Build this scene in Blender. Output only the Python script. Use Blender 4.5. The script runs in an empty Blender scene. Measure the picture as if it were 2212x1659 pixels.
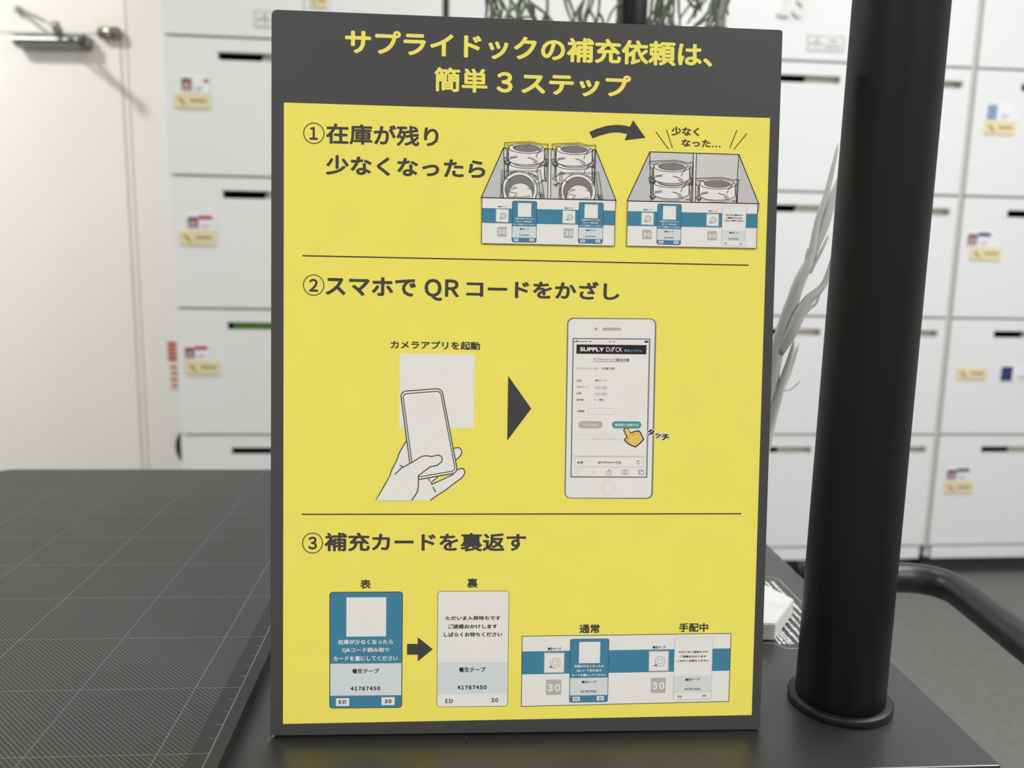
import bpy, bmesh, math, random
from mathutils import Vector, Matrix
sc = bpy.context.scene
COL = sc.collection
PI = math.pi
CZ = 1.0                                   # eye height above the floor (m)

# ---------------------------------------------------------------- camera
PITCH, ROLL, FPX = .16039, .01988, 1812.77
fw = Vector((0, math.cos(PITCH), -math.sin(PITCH)))
u0 = Vector((0, math.sin(PITCH), math.cos(PITCH)))
r0 = Vector((1, 0, 0))
ri = r0*math.cos(ROLL) + u0*math.sin(ROLL)
up = -r0*math.sin(ROLL) + u0*math.cos(ROLL)
cam = bpy.data.cameras.new('camera')
cam_o = bpy.data.objects.new('camera', cam); COL.objects.link(cam_o)
cam_o.matrix_world = Matrix(((ri.x, up.x, -fw.x, 0), (ri.y, up.y, -fw.y, 0), (ri.z, up.z, -fw.z, CZ), (0, 0, 0, 1)))
cam.sensor_width = 36; cam.sensor_fit = 'HORIZONTAL'
cam.lens = FPX/2212*36
cam.clip_start = .01; cam.clip_end = 50
cam.dof.use_dof = True; cam.dof.focus_distance = .352; cam.dof.aperture_fstop = 11.0
sc.camera = cam_o

# ---------------------------------------------------------------- world, lights, exposure
w = bpy.data.worlds.new('world'); sc.world = w; w.use_nodes = True
w.node_tree.nodes['Background'].inputs[0].default_value = (.9, .95, 1, 1)
w.node_tree.nodes['Background'].inputs[1].default_value = .3
sc.view_settings.view_transform = 'Standard'; sc.view_settings.look = 'None'
sc.view_settings.exposure = 0.0; sc.view_settings.gamma = 1; sc.view_settings.use_curve_mapping = False
def area(name, loc, sx, sy, power, col=(1, 1, 1), target=None):
    l = bpy.data.lights.new(name, 'AREA'); l.shape = 'RECTANGLE'; l.size = sx; l.size_y = sy
    l.energy = power; l.color = col
    o = bpy.data.objects.new(name, l); COL.objects.link(o); o.location = loc
    if target is not None:
        o.rotation_euler = (Vector(target)-Vector(loc)).to_track_quat('-Z', 'Y').to_euler()
    return o
CEIL = 2.7
LIGHTS = [  # x, y, sx, sy, power, colour: recessed ceiling panels of the office
    (-1.1, -1.3, .6, 1.2, 31, (1, .995, .985)),
    (1.4, -1.3, .6, 1.2, 40, (1, .995, .985)),
    (1.5, .85, .6, 1.2, 48, (.98, .99, 1)),
    (0.1, 1.55, .6, 1.2, 5, (1, .99, .97)),
]
for i, (x, y, sx, sy, p, c) in enumerate(LIGHTS):
    area('panel_lamp', (x, y, CEIL-.035), sx, sy, p, c)
# small warm downlight in front of the door wall (casts the closer's shadow)
area('downlight_lamp', (-2.25, 1.72, CEIL-.03), .16, .16, 38, (1, .98, .945))

# printed artwork of the sign, in millimetres on its sheet (origin bottom left)
SHEET_ART = [
('yellow_panel', 'yellow printed area filling the board inside its dark border', [
('P','yellow',1,[(4.98,260.58),(204.86,260.89),(205.11,6.4),(5.15,4.89)]),
]),
('heading_lettering', 'yellow Japanese heading on dark grey', [
('T','yellow',1,'サプライドックの補充依頼は、',29.17,280.62,179.74,290.65,0.032,0),
('T','yellow',1,'簡単',65.05,267.07,86.76,276.81,0.026,0),
('T','yellow',1,'3',90.47,267.51,97.06,275.85,0.035,0),
('T','yellow',1,'ステップ',100.58,267.08,145.93,276.19,0.036,0),
]),
('step_lettering', None, [
('E','ink',3,16.92,248.72,4.07,4.06,0.37),
('T','ink',3,'1',15.21,246.13,18.46,251.28,0.03,0),
('T','ink',3,'在庫が残り',21.77,244.72,67.18,252.97,0.026,0),
('T','ink',3,'少なくなったら',21.73,232.4,86.44,240.32,0.031,0),
]),
('step_lettering', None, [
('E','ink',3,17.08,187.72,4.11,4.14,0.37),
('T','ink',3,'2',15.21,185.03,18.9,190.31,0.03,0),
('T','ink',3,'スマホで',21.86,183.69,58.7,191.49,0.031,0),
('T','ink',3,'QR',62.08,182.32,76.29,191.28,0.03,0),
('T','ink',3,'コードをかざし',79.24,184.01,143.12,191.51,0.031,0),
]),
('step_lettering', None, [
('E','ink',3,17.05,81.39,4.09,4.19,0.37),
('T','ink',3,'3',15.24,78.68,18.86,84.1,0.03,0),
('T','ink',3,'補充カードを裏返す',21.98,77.9,105.85,85.84,0.028,0),
]),
('divider_line', None, [
('L','ink',2,0.54,[(12.49,199.52),(197.69,199.69)],0),
]),
('divider_line', None, [
('L','ink',2,0.54,[(12.57,93.37),(197.73,94.28)],0),
]),
('caption_lettering', None, [
('T','ink',3,'少なく',163.27,252.39,175.01,256.12,0.035,0),
('T','ink',3,'なった…',167.63,248.0,184.22,251.13,0.035,0),
('L','ink',3,0.37,[(156.8,253.7),(162.25,246.79)],0),
('L','ink',3,0.37,[(161.09,254.87),(163.92,247.26)],0),
('L','ink',3,0.37,[(190.88,255.43),(188.06,247.86)],0),
('L','ink',3,0.37,[(195.18,254.29),(189.78,247.4)],0),
]),
('curved_arrow', None, [
('P','ink',3,[(128.98,252.69),(131.98,254.16),(136.13,255.48),(139.26,255.94),(141.35,256.06),(143.97,255.84),(145.82,255.39),(147.17,258.09),(152.49,251.1),(143.75,249.8),(144.84,252.39),(141.42,252.94),(138.8,252.81),(137.24,252.55),(133.6,251.51),(130.39,250.18)]),
]),
('caption_lettering', None, [
('T','ink',3,'カメラアプリを起動',48.45,162.29,85.3,165.71,0.03,0),
]),
('caption_lettering', None, [
('T','ink',3,'表',36.74,62.14,41.16,66.09,0.03,0),
]),
('caption_lettering', None, [
('T','ink',3,'裏',81.25,62.47,85.76,66.54,0.03,0),
]),
('caption_lettering', None, [
('T','ink',3,'通常',129.15,42.78,137.88,46.72,0.03,0),
]),
('caption_lettering', None, [
('T','ink',3,'手配中',172.11,43.11,184.83,46.98,0.03,0),
]),
('arrow_mark', None, [
('P','ink',3,[(97.14,151.82),(107.01,138.26),(97.17,124.74)]),
]),
('arrow_mark', None, [
('P','ink',3,[(56.42,38.65),(60.9,38.62),(60.87,41.48),(67.23,36.32),(60.98,31.13),(60.95,33.99),(56.47,34.02)]),
]),
('refill_card_drawing', 'blue printed card picture with white square', [
('R','blue',2,1.3,[(24.22,60.72),(54.37,60.83),(54.49,11.41),(24.43,11.43)],0.0),
('R','ink',3,1.3,[(24.22,60.72),(54.37,60.83),(54.49,11.41),(24.43,11.43)],0.27),
('P','paper',3,[(31.11,58.49),(47.59,58.55),(47.64,41.92),(31.17,41.89)]),
('T','paper',5,'在庫が少なくなったら',27.75,38.57,50.58,40.7,0.03,0),
('T','paper',5,'QRコード読み取り',29.42,35.16,48.93,37.21,0.03,0),
('T','paper',5,'カードを裏にしてください',25.83,31.51,52.69,33.75,0.03,0),
('P','pale',3,[(24.59,30.39),(54.2,30.42),(54.24,16.73),(24.65,16.74)]),
('T','black',5,'養生テープ',33.62,26.2,44.91,28.23,0.03,0),
('T','black',5,'41767450',33.08,18.87,45.39,20.65,0.05,0),
('P','paper',3,[(27.02,15.64),(32.53,15.64),(32.54,12.32),(27.03,12.32)]),
('P','paper',3,[(45.97,15.89),(51.46,15.89),(51.47,12.51),(45.98,12.51)]),
('T','black',5,'ED',28.22,13.26,31.31,14.85,0.045,0),
('T','black',5,'30',47.24,13.3,50.14,14.99,0.045,0),
]),
('refill_card_drawing', 'white printed card picture', [
('R','paper',2,1.3,[(69.05,60.99),(98.97,61.1),(99.15,11.53),(69.2,11.45)],0.0),
('R','ink',3,1.3,[(69.05,60.99),(98.97,61.1),(99.15,11.53),(69.2,11.45)],0.19),
('T','black',5,'ただいま入荷待ちです',72.42,48.67,95.56,50.46,0.03,0),
('T','black',5,'ご迷惑おかけします',73.47,45.06,94.28,46.96,0.03,0),
('T','black',5,'しばらくお待ちください',71.79,41.55,96.33,43.55,0.03,0),
('P','pale',3,[(69.44,30.51),(98.63,30.6),(98.68,17.07),(69.48,16.99)]),
('T','black',5,'養生テープ',78.25,26.35,89.57,28.55,0.03,0),
('T','black',5,'41767450',77.76,18.89,90.11,20.69,0.05,0),
('T','black',5,'ED',72.76,13.11,75.9,14.85,0.03,0),
('T','black',5,'30',92.07,13.27,95.08,15.1,0.03,0),
]),
('tape_box_drawing', 'printed picture of a box full of tape rolls', [
('P','boxgrey',2,[(93.68,245.19),(131.96,245.49),(140.61,224.94),(84.78,224.65)]),
('P','boxback',3,[(93.83,245.01),(112.26,245.23),(112.32,225.24),(94.98,224.94)]),
('P','boxback',3,[(113.26,245.26),(131.7,245.41),(131.64,225.24),(113.33,225.09)]),
('L','black',3,0.37,[(84.78,224.65),(93.68,245.19),(131.96,245.49),(140.87,224.87)],0),
('L','black',4,0.31,[(93.76,245.08),(94.27,235.62),(94.87,224.94)],0),
('L','black',4,0.31,[(131.85,245.41),(131.67,236.38),(131.64,225.24)],0),
('P','paper',4,[(112.26,245.23),(113.26,245.26),(113.48,224.98),(112.33,225.06)]),
('L','black',5,0.29,[(112.26,245.23),(112.33,225.06)],0),
('L','black',5,0.29,[(113.26,245.26),(113.48,224.98)],0),
('P','paper',4,[(95.92,238.97),(110.59,239.42),(110.7,232.95),(110.46,232.42),(109.73,231.91),(108.57,231.46),(107.05,231.1),(105.28,230.85),(103.38,230.72),(101.48,230.74),(99.71,230.89),(98.18,231.16),(97.01,231.54),(96.27,232.01),(96.02,232.52)]),
('L','ink',5,0.25,[(95.92,238.97),(96.02,232.52),(96.27,232.01),(97.01,231.54),(98.18,231.16),(99.71,230.89),(101.48,230.74),(103.38,230.72),(105.28,230.85),(107.05,231.1),(108.57,231.46),(109.73,231.91),(110.46,232.42),(110.7,232.95),(110.59,239.42)],0),
('E','paper',5,103.24,239.19,7.35,2.0,0.0),
('E','ink',6,103.24,239.19,7.35,2.0,0.23),
('E','grey',6,103.24,239.28,5.44,1.45,0.0),
('E','ink',7,103.24,239.28,5.44,1.45,0.17),
('P','midgrey',6,[(98.2,230.97),(100.79,230.65),(103.38,230.66),(105.98,230.8),(108.73,231.44),(108.4,230.75),(105.99,230.08),(103.4,229.92),(100.8,230.1)]),
('L','ink',8,0.23,[(96.58,235.34),(99.15,235.93)],0),
('L','ink',8,0.23,[(95.23,233.43),(96.75,234.92),(99.68,235.48)],0),
('L','ink',8,0.23,[(103.73,235.5),(106.08,234.94),(108.09,233.81)],0),
('L','ink',8,0.23,[(106.0,234.17),(108.28,232.79)],0),
('L','ink',8,0.23,[(109.54,239.73),(107.94,237.47),(107.28,235.49)],0),
('L','ink',8,0.23,[(110.14,240.08),(108.96,238.35),(108.46,237.48)],0),
('L','ink',8,0.23,[(94.94,240.72),(96.34,239.66)],0),
('L','ink',8,0.23,[(96.23,240.68),(98.06,239.8),(99.09,239.66)],0),
('L','ink',8,0.19,[(105.02,241.54),(104.26,240.5),(102.89,239.52)],0),
('L','linegrey',8,0.15,[(104.26,240.5),(102.89,239.52)],0),
('L','ink',8,0.23,[(94.02,241.2),(97.17,241.47),(105.01,241.97),(109.6,241.09),(112.2,241.22),(111.81,238.77),(111.6,236.04),(111.64,232.04),(110.62,232.61),(109.24,232.48)],0),
('L','ink',8,0.23,[(94.02,241.2),(94.54,238.67),(95.41,238.36),(95.21,234.7),(94.51,233.24),(95.5,232.76),(96.44,233.04)],0),
('L','ink',8,0.21,[(111.27,239.95),(110.7,237.89),(111.11,234.32),(111.24,232.11)],0),
('L','ink',8,0.19,[(96.34,239.32),(95.49,238.62)],0),
('L','ink',8,0.19,[(95.67,237.94),(95.81,234.72),(95.23,233.52)],0),
('L','ink',8,0.19,[(94.74,231.21),(95.79,230.13),(96.46,231.51)],0),
('L','ink',8,0.19,[(95.26,231.22),(96.13,230.48),(96.72,231.52)],0),
('L','ink',8,0.19,[(95.78,231.24),(96.47,230.83),(96.98,231.53)],0),
('P','paper',9,[(95.82,245.06),(110.48,245.52),(110.56,240.85),(110.32,240.33),(109.59,239.82),(108.43,239.37),(106.92,239.0),(105.15,238.75),(103.25,238.62),(101.35,238.63),(99.58,238.78),(98.06,239.05),(96.89,239.43),(96.15,239.89),(95.89,240.4)]),
('L','ink',10,0.25,[(95.82,245.06),(95.89,240.4),(96.15,239.89),(96.89,239.43),(98.06,239.05),(99.58,238.78),(101.35,238.63),(103.25,238.62),(105.15,238.75),(106.92,239.0),(108.43,239.37),(109.59,239.82),(110.32,240.33),(110.56,240.85),(110.48,245.52)],0),
('E','paper',10,103.14,245.29,7.34,2.0,0.0),
('E','ink',11,103.14,245.29,7.34,2.0,0.23),
('E','grey',11,103.14,245.38,5.44,1.44,0.0),
('E','ink',12,103.14,245.38,5.44,1.44,0.17),
('P','midgrey',11,[(98.07,238.86),(100.66,238.54),(103.25,238.55),(105.84,238.7),(108.6,239.35),(108.26,238.66),(105.85,237.99),(103.26,237.82),(100.67,238.0)]),
('L','ink',13,0.23,[(96.48,241.44),(99.06,242.03)],0),
('L','ink',13,0.23,[(95.13,239.53),(96.66,241.02),(99.58,241.58)],0),
('L','ink',13,0.23,[(103.63,241.61),(105.97,241.05),(107.98,239.92)],0),
('L','ink',13,0.23,[(105.9,240.28),(108.17,238.91)],0),
('L','ink',13,0.23,[(109.43,245.83),(107.83,243.57),(107.17,241.6)],0),
('L','ink',13,0.23,[(110.03,246.19),(108.85,244.45),(108.35,243.59)],0),
('L','ink',13,0.23,[(94.85,246.81),(96.24,245.75)],0),
('L','ink',13,0.23,[(96.14,246.76),(97.96,245.89),(99.0,245.75)],0),
('L','ink',13,0.19,[(104.91,247.64),(104.15,246.6),(102.79,245.62)],0),
('L','linegrey',13,0.15,[(104.15,246.6),(102.79,245.62)],0),
('L','ink',13,0.23,[(93.93,247.29),(97.07,247.56),(104.91,248.06),(109.5,247.19),(112.09,247.32),(111.7,244.88),(111.49,242.16),(111.53,238.16),(110.51,238.72),(109.13,238.6)],0),
('L','ink',13,0.23,[(93.93,247.29),(94.45,244.76),(95.32,244.45),(95.11,240.8),(94.41,239.34),(95.4,238.86),(96.34,239.14)],0),
('L','ink',13,0.21,[(111.16,246.05),(110.59,244.0),(111.0,240.44),(111.13,238.23)],0),
('L','ink',13,0.19,[(96.25,245.41),(95.4,244.71)],0),
('L','ink',13,0.19,[(95.58,244.04),(95.72,240.82),(95.13,239.61)],0),
('L','ink',13,0.19,[(94.62,239.09),(95.67,238.02),(96.34,239.4)],0),
('L','ink',13,0.19,[(95.14,239.11),(96.01,238.37),(96.6,239.41)],0),
('L','ink',13,0.19,[(95.66,239.12),(96.35,238.72),(96.86,239.41)],0),
('P','paper',4,[(115.58,239.0),(130.35,239.45),(130.49,232.96),(130.25,232.43),(129.52,231.92),(128.35,231.47),(126.82,231.11),(125.04,230.85),(123.12,230.73),(121.21,230.74),(119.42,230.89),(117.89,231.17),(116.71,231.55),(115.96,232.02),(115.7,232.53)]),
('L','ink',5,0.25,[(115.58,239.0),(115.7,232.53),(115.96,232.02),(116.71,231.55),(117.89,231.17),(119.42,230.89),(121.21,230.74),(123.12,230.73),(125.04,230.85),(126.82,231.11),(128.35,231.47),(129.52,231.92),(130.25,232.43),(130.49,232.96),(130.35,239.45)],0),
('E','paper',5,122.96,239.23,7.39,2.01,0.0),
('E','ink',6,122.96,239.23,7.39,2.01,0.23),
('E','grey',6,122.96,239.31,5.48,1.44,0.0),
('E','ink',7,122.96,239.31,5.48,1.44,0.17),
('P','midgrey',6,[(117.9,230.97),(120.52,230.65),(123.13,230.66),(125.74,230.81),(128.51,231.45),(128.18,230.76),(125.75,230.09),(123.14,229.93),(120.53,230.11)]),
('L','ink',8,0.23,[(116.26,235.36),(118.85,235.95)],0),
('L','ink',8,0.23,[(114.9,233.44),(116.44,234.94),(119.38,235.51)],0),
('L','ink',8,0.23,[(123.47,235.52),(125.83,234.96),(127.85,233.83)],0),
('L','ink',8,0.23,[(125.76,234.19),(128.05,232.81)],0),
('L','ink',8,0.23,[(129.3,239.76),(127.69,237.49),(127.04,235.51)],0),
('L','ink',8,0.23,[(129.9,240.12),(128.72,238.38),(128.21,237.51)],0),
('L','ink',8,0.23,[(114.6,240.76),(116.0,239.7)],0),
('L','ink',8,0.23,[(115.9,240.72),(117.73,239.84),(118.78,239.7)],0),
('L','ink',8,0.19,[(124.74,241.59),(123.98,240.54),(122.6,239.56)],0),
('L','linegrey',8,0.15,[(123.98,240.54),(122.6,239.56)],0),
('L','ink',8,0.23,[(113.67,241.24),(116.84,241.51),(124.73,242.01),(129.36,241.13),(131.97,241.26),(131.59,238.81),(131.38,236.07),(131.43,232.05),(130.41,232.62),(129.01,232.49)],0),
('L','ink',8,0.23,[(113.67,241.24),(114.2,238.71),(115.07,238.39),(114.88,234.72),(114.18,233.25),(115.18,232.77),(116.13,233.05)],0),
('L','ink',8,0.21,[(131.04,239.99),(130.47,237.92),(130.9,234.34),(131.03,232.12)],0),
('L','ink',8,0.19,[(116.01,239.36),(115.15,238.65)],0),
('L','ink',8,0.19,[(115.34,237.98),(115.49,234.74),(114.9,233.53)],0),
('L','ink',8,0.19,[(114.42,231.21),(115.48,230.13),(116.15,231.52)],0),
('L','ink',8,0.19,[(114.94,231.23),(115.83,230.48),(116.41,231.53)],0),
('L','ink',8,0.19,[(115.46,231.24),(116.17,230.84),(116.67,231.53)],0),
('P','paper',9,[(115.47,245.12),(130.23,245.58),(130.32,240.89),(130.08,240.36),(129.35,239.86),(128.18,239.4),(126.66,239.04),(124.88,238.78),(122.97,238.66),(121.06,238.67),(119.27,238.81),(117.74,239.09),(116.56,239.47),(115.82,239.93),(115.55,240.44)]),
('L','ink',10,0.25,[(115.47,245.12),(115.55,240.44),(115.82,239.93),(116.56,239.47),(117.74,239.09),(119.27,238.81),(121.06,238.67),(122.97,238.66),(124.88,238.78),(126.66,239.04),(128.18,239.4),(129.35,239.86),(130.08,240.36),(130.32,240.89),(130.23,245.58)],0),
('E','paper',10,122.84,245.35,7.39,2.01,0.0),
('E','ink',11,122.84,245.35,7.39,2.01,0.23),
('E','grey',11,122.84,245.43,5.47,1.44,0.0),
('E','ink',12,122.84,245.43,5.47,1.44,0.17),
('P','midgrey',11,[(117.75,238.89),(120.36,238.58),(122.97,238.59),(125.58,238.73),(128.35,239.38),(128.02,238.69),(125.59,238.02),(122.98,237.85),(120.37,238.03)]),
('L','ink',13,0.23,[(116.14,241.48),(118.73,242.07)],0),
('L','ink',13,0.23,[(114.79,239.57),(116.32,241.06),(119.26,241.63)],0),
('L','ink',13,0.23,[(123.34,241.65),(125.7,241.09),(127.73,239.96)],0),
('L','ink',13,0.23,[(125.63,240.32),(127.92,238.94)],0),
('L','ink',13,0.23,[(129.17,245.89),(127.57,243.62),(126.91,241.64)],0),
('L','ink',13,0.23,[(129.78,246.25),(128.59,244.51),(128.09,243.64)],0),
('L','ink',13,0.23,[(114.48,246.87),(115.89,245.81)],0),
('L','ink',13,0.23,[(115.78,246.83),(117.62,245.95),(118.66,245.81)],0),
('L','ink',13,0.19,[(124.62,247.7),(123.85,246.66),(122.48,245.68)],0),
('L','linegrey',13,0.15,[(123.85,246.66),(122.48,245.68)],0),
('L','ink',13,0.23,[(113.56,247.35),(116.72,247.62),(124.61,248.13),(129.23,247.25),(131.84,247.39),(131.46,244.94),(131.26,242.2),(131.3,238.19),(130.28,238.76),(128.89,238.63)],0),
('L','ink',13,0.23,[(113.56,247.35),(114.09,244.82),(114.96,244.51),(114.77,240.84),(114.07,239.37),(115.06,238.89),(116.01,239.18)],0),
('L','ink',13,0.21,[(130.91,246.11),(130.35,244.05),(130.77,240.48),(130.9,238.26)],0),
('L','ink',13,0.19,[(115.9,245.47),(115.04,244.76)],0),
('L','ink',13,0.19,[(115.23,244.09),(115.37,240.86),(114.79,239.65)],0),
('L','ink',13,0.19,[(114.28,239.13),(115.34,238.05),(116.01,239.43)],0),
('L','ink',13,0.19,[(114.8,239.14),(115.68,238.4),(116.27,239.44)],0),
('L','ink',13,0.19,[(115.32,239.16),(116.02,238.75),(116.53,239.45)],0),
('E','paper',14,100.6,228.47,7.26,7.16,0.0),
('E','ink',15,100.6,228.47,7.26,7.16,0.27),
('E','grey',15,100.6,228.47,5.97,5.88,0.0),
('E','ink',16,100.6,228.47,5.97,5.88,0.23),
('E','paper',16,100.9,226.35,5.04,4.78,0.0),
('E','ink',17,100.9,226.35,5.04,4.78,0.21),
('P','midgrey',17,[(98.05,225.84),(100.65,225.74),(105.31,226.39),(104.82,224.67),(98.42,224.49)]),
('L','ink',18,0.21,[(96.59,228.9),(99.03,229.53)],0),
('L','ink',18,0.21,[(95.96,227.32),(97.49,228.47),(99.56,229.12)],0),
('L','ink',18,0.21,[(103.7,229.1),(105.09,228.8)],0),
('L','ink',18,0.21,[(95.79,227.31),(97.51,227.19),(99.59,226.74),(98.41,225.34),(96.68,225.29),(95.79,227.31)],0),
('L','ink',18,0.21,[(94.67,232.89),(96.22,232.43),(97.01,231.6)],0),
('L','ink',18,0.23,[(93.24,236.42),(94.79,235.82),(98.75,236.07),(105.14,236.06),(108.94,236.58),(110.87,225.18)],0),
('L','ink',18,0.21,[(107.82,236.01),(109.31,225.13)],0),
('L','ink',18,0.21,[(93.15,236.25),(92.81,224.67)],0),
('L','ink',18,0.21,[(94.11,235.76),(93.68,229.97),(93.93,224.7)],0),
('L','ink',18,0.21,[(103.77,235.37),(107.43,233.78)],0),
('L','ink',18,0.21,[(96.52,235.33),(98.76,235.73)],0),
('L','ink',18,0.21,[(107.62,232.93),(106.25,232.04),(106.97,230.53)],0),
('L','ink',18,0.19,[(108.25,226.64),(108.75,227.68),(109.31,225.48)],0),
('L','ink',18,0.19,[(108.69,226.14),(109.11,226.84),(109.57,225.48)],0),
('L','ink',18,0.19,[(109.11,226.67),(109.47,225.99),(109.83,225.49)],0),
('L','ink',18,0.19,[(109.55,226.17),(109.79,227.71),(110.09,225.5)],0),
('L','ink',18,0.19,[(109.98,226.69),(110.15,226.87),(110.35,225.5)],0),
('E','paper',14,124.74,228.31,7.33,7.19,0.0),
('E','ink',15,124.74,228.31,7.33,7.19,0.27),
('E','grey',15,124.74,228.31,6.02,5.91,0.0),
('E','ink',16,124.74,228.31,6.02,5.91,0.23),
('E','paper',16,125.05,226.18,5.09,4.8,0.0),
('E','ink',17,125.05,226.18,5.09,4.8,0.21),
('P','midgrey',17,[(122.18,225.67),(124.8,225.57),(129.5,226.22),(129.01,224.49),(122.56,224.31)]),
('L','ink',18,0.21,[(120.7,228.74),(123.16,229.38)],0),
('L','ink',18,0.21,[(120.06,227.15),(121.61,228.31),(123.69,228.96)],0),
('L','ink',18,0.21,[(127.87,228.95),(129.27,228.64)],0),
('L','ink',18,0.21,[(119.89,227.14),(121.63,227.02),(123.73,226.57),(122.54,225.17),(120.8,225.12),(119.89,227.14)],0),
('L','ink',18,0.21,[(118.74,232.75),(120.31,232.29),(121.11,231.45)],0),
('L','ink',18,0.23,[(117.28,236.29),(118.86,235.69),(122.85,235.95),(129.3,235.93),(133.12,236.46),(135.12,225.0)],0),
('L','ink',18,0.21,[(132.0,235.88),(133.54,224.96)],0),
('L','ink',18,0.21,[(117.2,236.12),(116.9,224.49)],0),
('L','ink',18,0.21,[(118.16,235.64),(117.75,229.82),(118.03,224.53)],0),
('L','ink',18,0.21,[(127.92,235.24),(131.61,233.64)],0),
('L','ink',18,0.21,[(120.61,235.2),(122.86,235.61)],0),
('L','ink',18,0.21,[(131.81,232.79),(130.43,231.9),(131.16,230.38)],0),
('L','ink',18,0.19,[(132.46,226.47),(132.96,227.51),(133.54,225.3)],0),
('L','ink',18,0.19,[(132.91,225.97),(133.33,226.67),(133.8,225.31)],0),
('L','ink',18,0.19,[(133.34,226.5),(133.7,225.82),(134.06,225.32)],0),
('L','ink',18,0.19,[(133.78,225.99),(134.01,227.54),(134.32,225.32)],0),
('L','ink',18,0.19,[(134.21,226.52),(134.38,226.7),(134.58,225.33)],0),
('P','paper',21,[(85.2,224.64),(140.41,225.05),(140.33,206.35),(85.29,206.14)]),
('P','midgrey',20,[(84.77,224.74),(85.2,224.64),(85.21,220.21)]),
('P','midgrey',20,[(140.81,225.14),(140.41,225.05),(140.37,220.65)]),
('P','blue',22,[(85.31,220.53),(140.39,220.86),(140.36,214.83),(85.31,214.48)]),
('L','black',23,0.39,[(84.72,224.74),(140.9,225.11)],0),
('L','ink',23,0.21,[(85.2,224.64),(85.29,206.14),(140.33,206.35),(140.41,225.05)],0),
('P','linegrey',23,[(90.97,220.37),(96.27,220.25),(96.22,214.9),(90.94,215.03)]),
('P','paper',24,[(91.21,220.12),(96.03,220.01),(95.98,215.15),(91.18,215.26)]),
('E','grey',25,93.98,217.54,1.2,1.19,0.17),
('E','grey',25,93.98,217.54,0.67,0.66,0.17),
('P','grey',25,[(92.25,216.3),(93.09,216.98),(93.4,216.33)]),
('P','midgrey',23,[(91.64,213.06),(95.57,213.08),(95.55,209.15),(91.62,209.13)]),
('T','paper',24,'30',91.97,210.02,95.27,212.06,0.05,0),
('T','black',24,'養生テープ',91.89,221.02,95.32,221.58,0.04,0),
('P','linegrey',23,[(118.49,220.48),(123.84,220.36),(123.81,214.98),(118.48,215.11)]),
('P','paper',24,[(118.73,220.23),(123.6,220.12),(123.57,215.23),(118.72,215.35)]),
('E','grey',25,121.54,217.64,1.21,1.2,0.17),
('E','grey',25,121.54,217.64,0.67,0.67,0.17),
('P','grey',25,[(119.8,216.4),(120.64,217.08),(120.95,216.43)]),
('P','midgrey',23,[(119.14,213.13),(123.11,213.16),(123.11,209.21),(119.13,209.19)]),
('T','paper',24,'30',119.48,210.08,122.82,212.13,0.05,0),
('T','black',24,'養生テープ',119.36,221.13,122.82,221.7,0.04,0),
('R','blue',23,0.75,[(97.68,223.73),(107.79,223.79),(107.81,207.07),(97.76,207.03)],0.0),
('R','ink',24,0.75,[(97.68,223.73),(107.79,223.79),(107.81,207.07),(97.76,207.03)],0.17),
('P','paper',24,[(100.0,222.97),(105.53,223.01),(105.54,217.37),(100.02,217.34)]),
('T','paper',26,'在庫が少なくなったら',98.87,216.24,106.52,216.93,0.035,0),
('T','paper',26,'QRコード読み取り',99.43,215.08,105.97,215.75,0.035,0),
('T','paper',26,'カードを裏にしてください',98.23,213.85,107.22,214.57,0.035,0),
('P','pale',24,[(97.81,213.44),(107.72,213.48),(107.73,208.86),(97.83,208.82)]),
('T','black',26,'養生テープ',100.84,212.05,104.62,212.72,0.035,0),
('T','black',26,'41767450',100.66,209.57,104.78,210.16,0.05,0),
('P','paper',24,[(98.63,208.46),(100.47,208.47),(100.48,207.34),(98.63,207.34)]),
('P','paper',24,[(104.97,208.57),(106.8,208.57),(106.8,207.43),(104.97,207.43)]),
('T','black',26,'ED',99.03,207.66,100.07,208.19,0.045,0),
('T','black',26,'30',105.39,207.7,106.36,208.27,0.045,0),
('R','blue',23,0.75,[(125.31,223.88),(135.44,223.9),(135.36,207.22),(125.23,207.23)],0.0),
('R','ink',24,0.75,[(125.31,223.88),(135.44,223.9),(135.36,207.22),(125.23,207.23)],0.17),
('P','paper',24,[(127.62,223.12),(133.16,223.13),(133.14,217.5),(127.6,217.5)]),
('T','paper',26,'在庫が少なくなったら',126.44,216.37,134.11,217.1,0.035,0),
('T','paper',26,'QRコード読み取り',126.99,215.22,133.55,215.92,0.035,0),
('T','paper',26,'カードを裏にしてください',125.77,213.98,134.8,214.75,0.035,0),
('P','pale',24,[(125.34,213.62),(135.31,213.62),(135.29,209.01),(125.32,209.02)]),
('T','black',26,'養生テープ',128.38,212.2,132.18,212.89,0.035,0),
('T','black',26,'41767450',128.18,209.73,132.32,210.33,0.05,0),
('P','paper',24,[(126.12,208.65),(127.98,208.65),(127.98,207.53),(126.11,207.53)]),
('P','paper',24,[(132.51,208.73),(134.35,208.72),(134.35,207.59),(132.5,207.59)]),
('T','black',26,'ED',126.52,207.85,127.56,208.38,0.045,0),
('T','black',26,'30',132.93,207.86,133.9,208.43,0.045,0),
]),
('tape_box_drawing', 'printed picture of a nearly empty box of tape rolls', [
('P','boxgrey',2,[(154.46,245.43),(192.07,245.45),(201.13,225.34),(145.33,224.99)]),
('P','boxback',3,[(154.46,245.25),(172.76,245.22),(172.98,225.36),(155.36,225.13)]),
('P','boxback',3,[(173.93,245.2),(192.02,245.29),(191.8,225.35),(173.93,225.25)]),
('L','black',4,0.37,[(145.33,224.99),(154.46,245.43),(192.07,245.45),(201.13,225.34)],0),
('L','black',4,0.31,[(154.46,245.38),(155.29,228.04),(155.63,225.14)],0),
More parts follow.
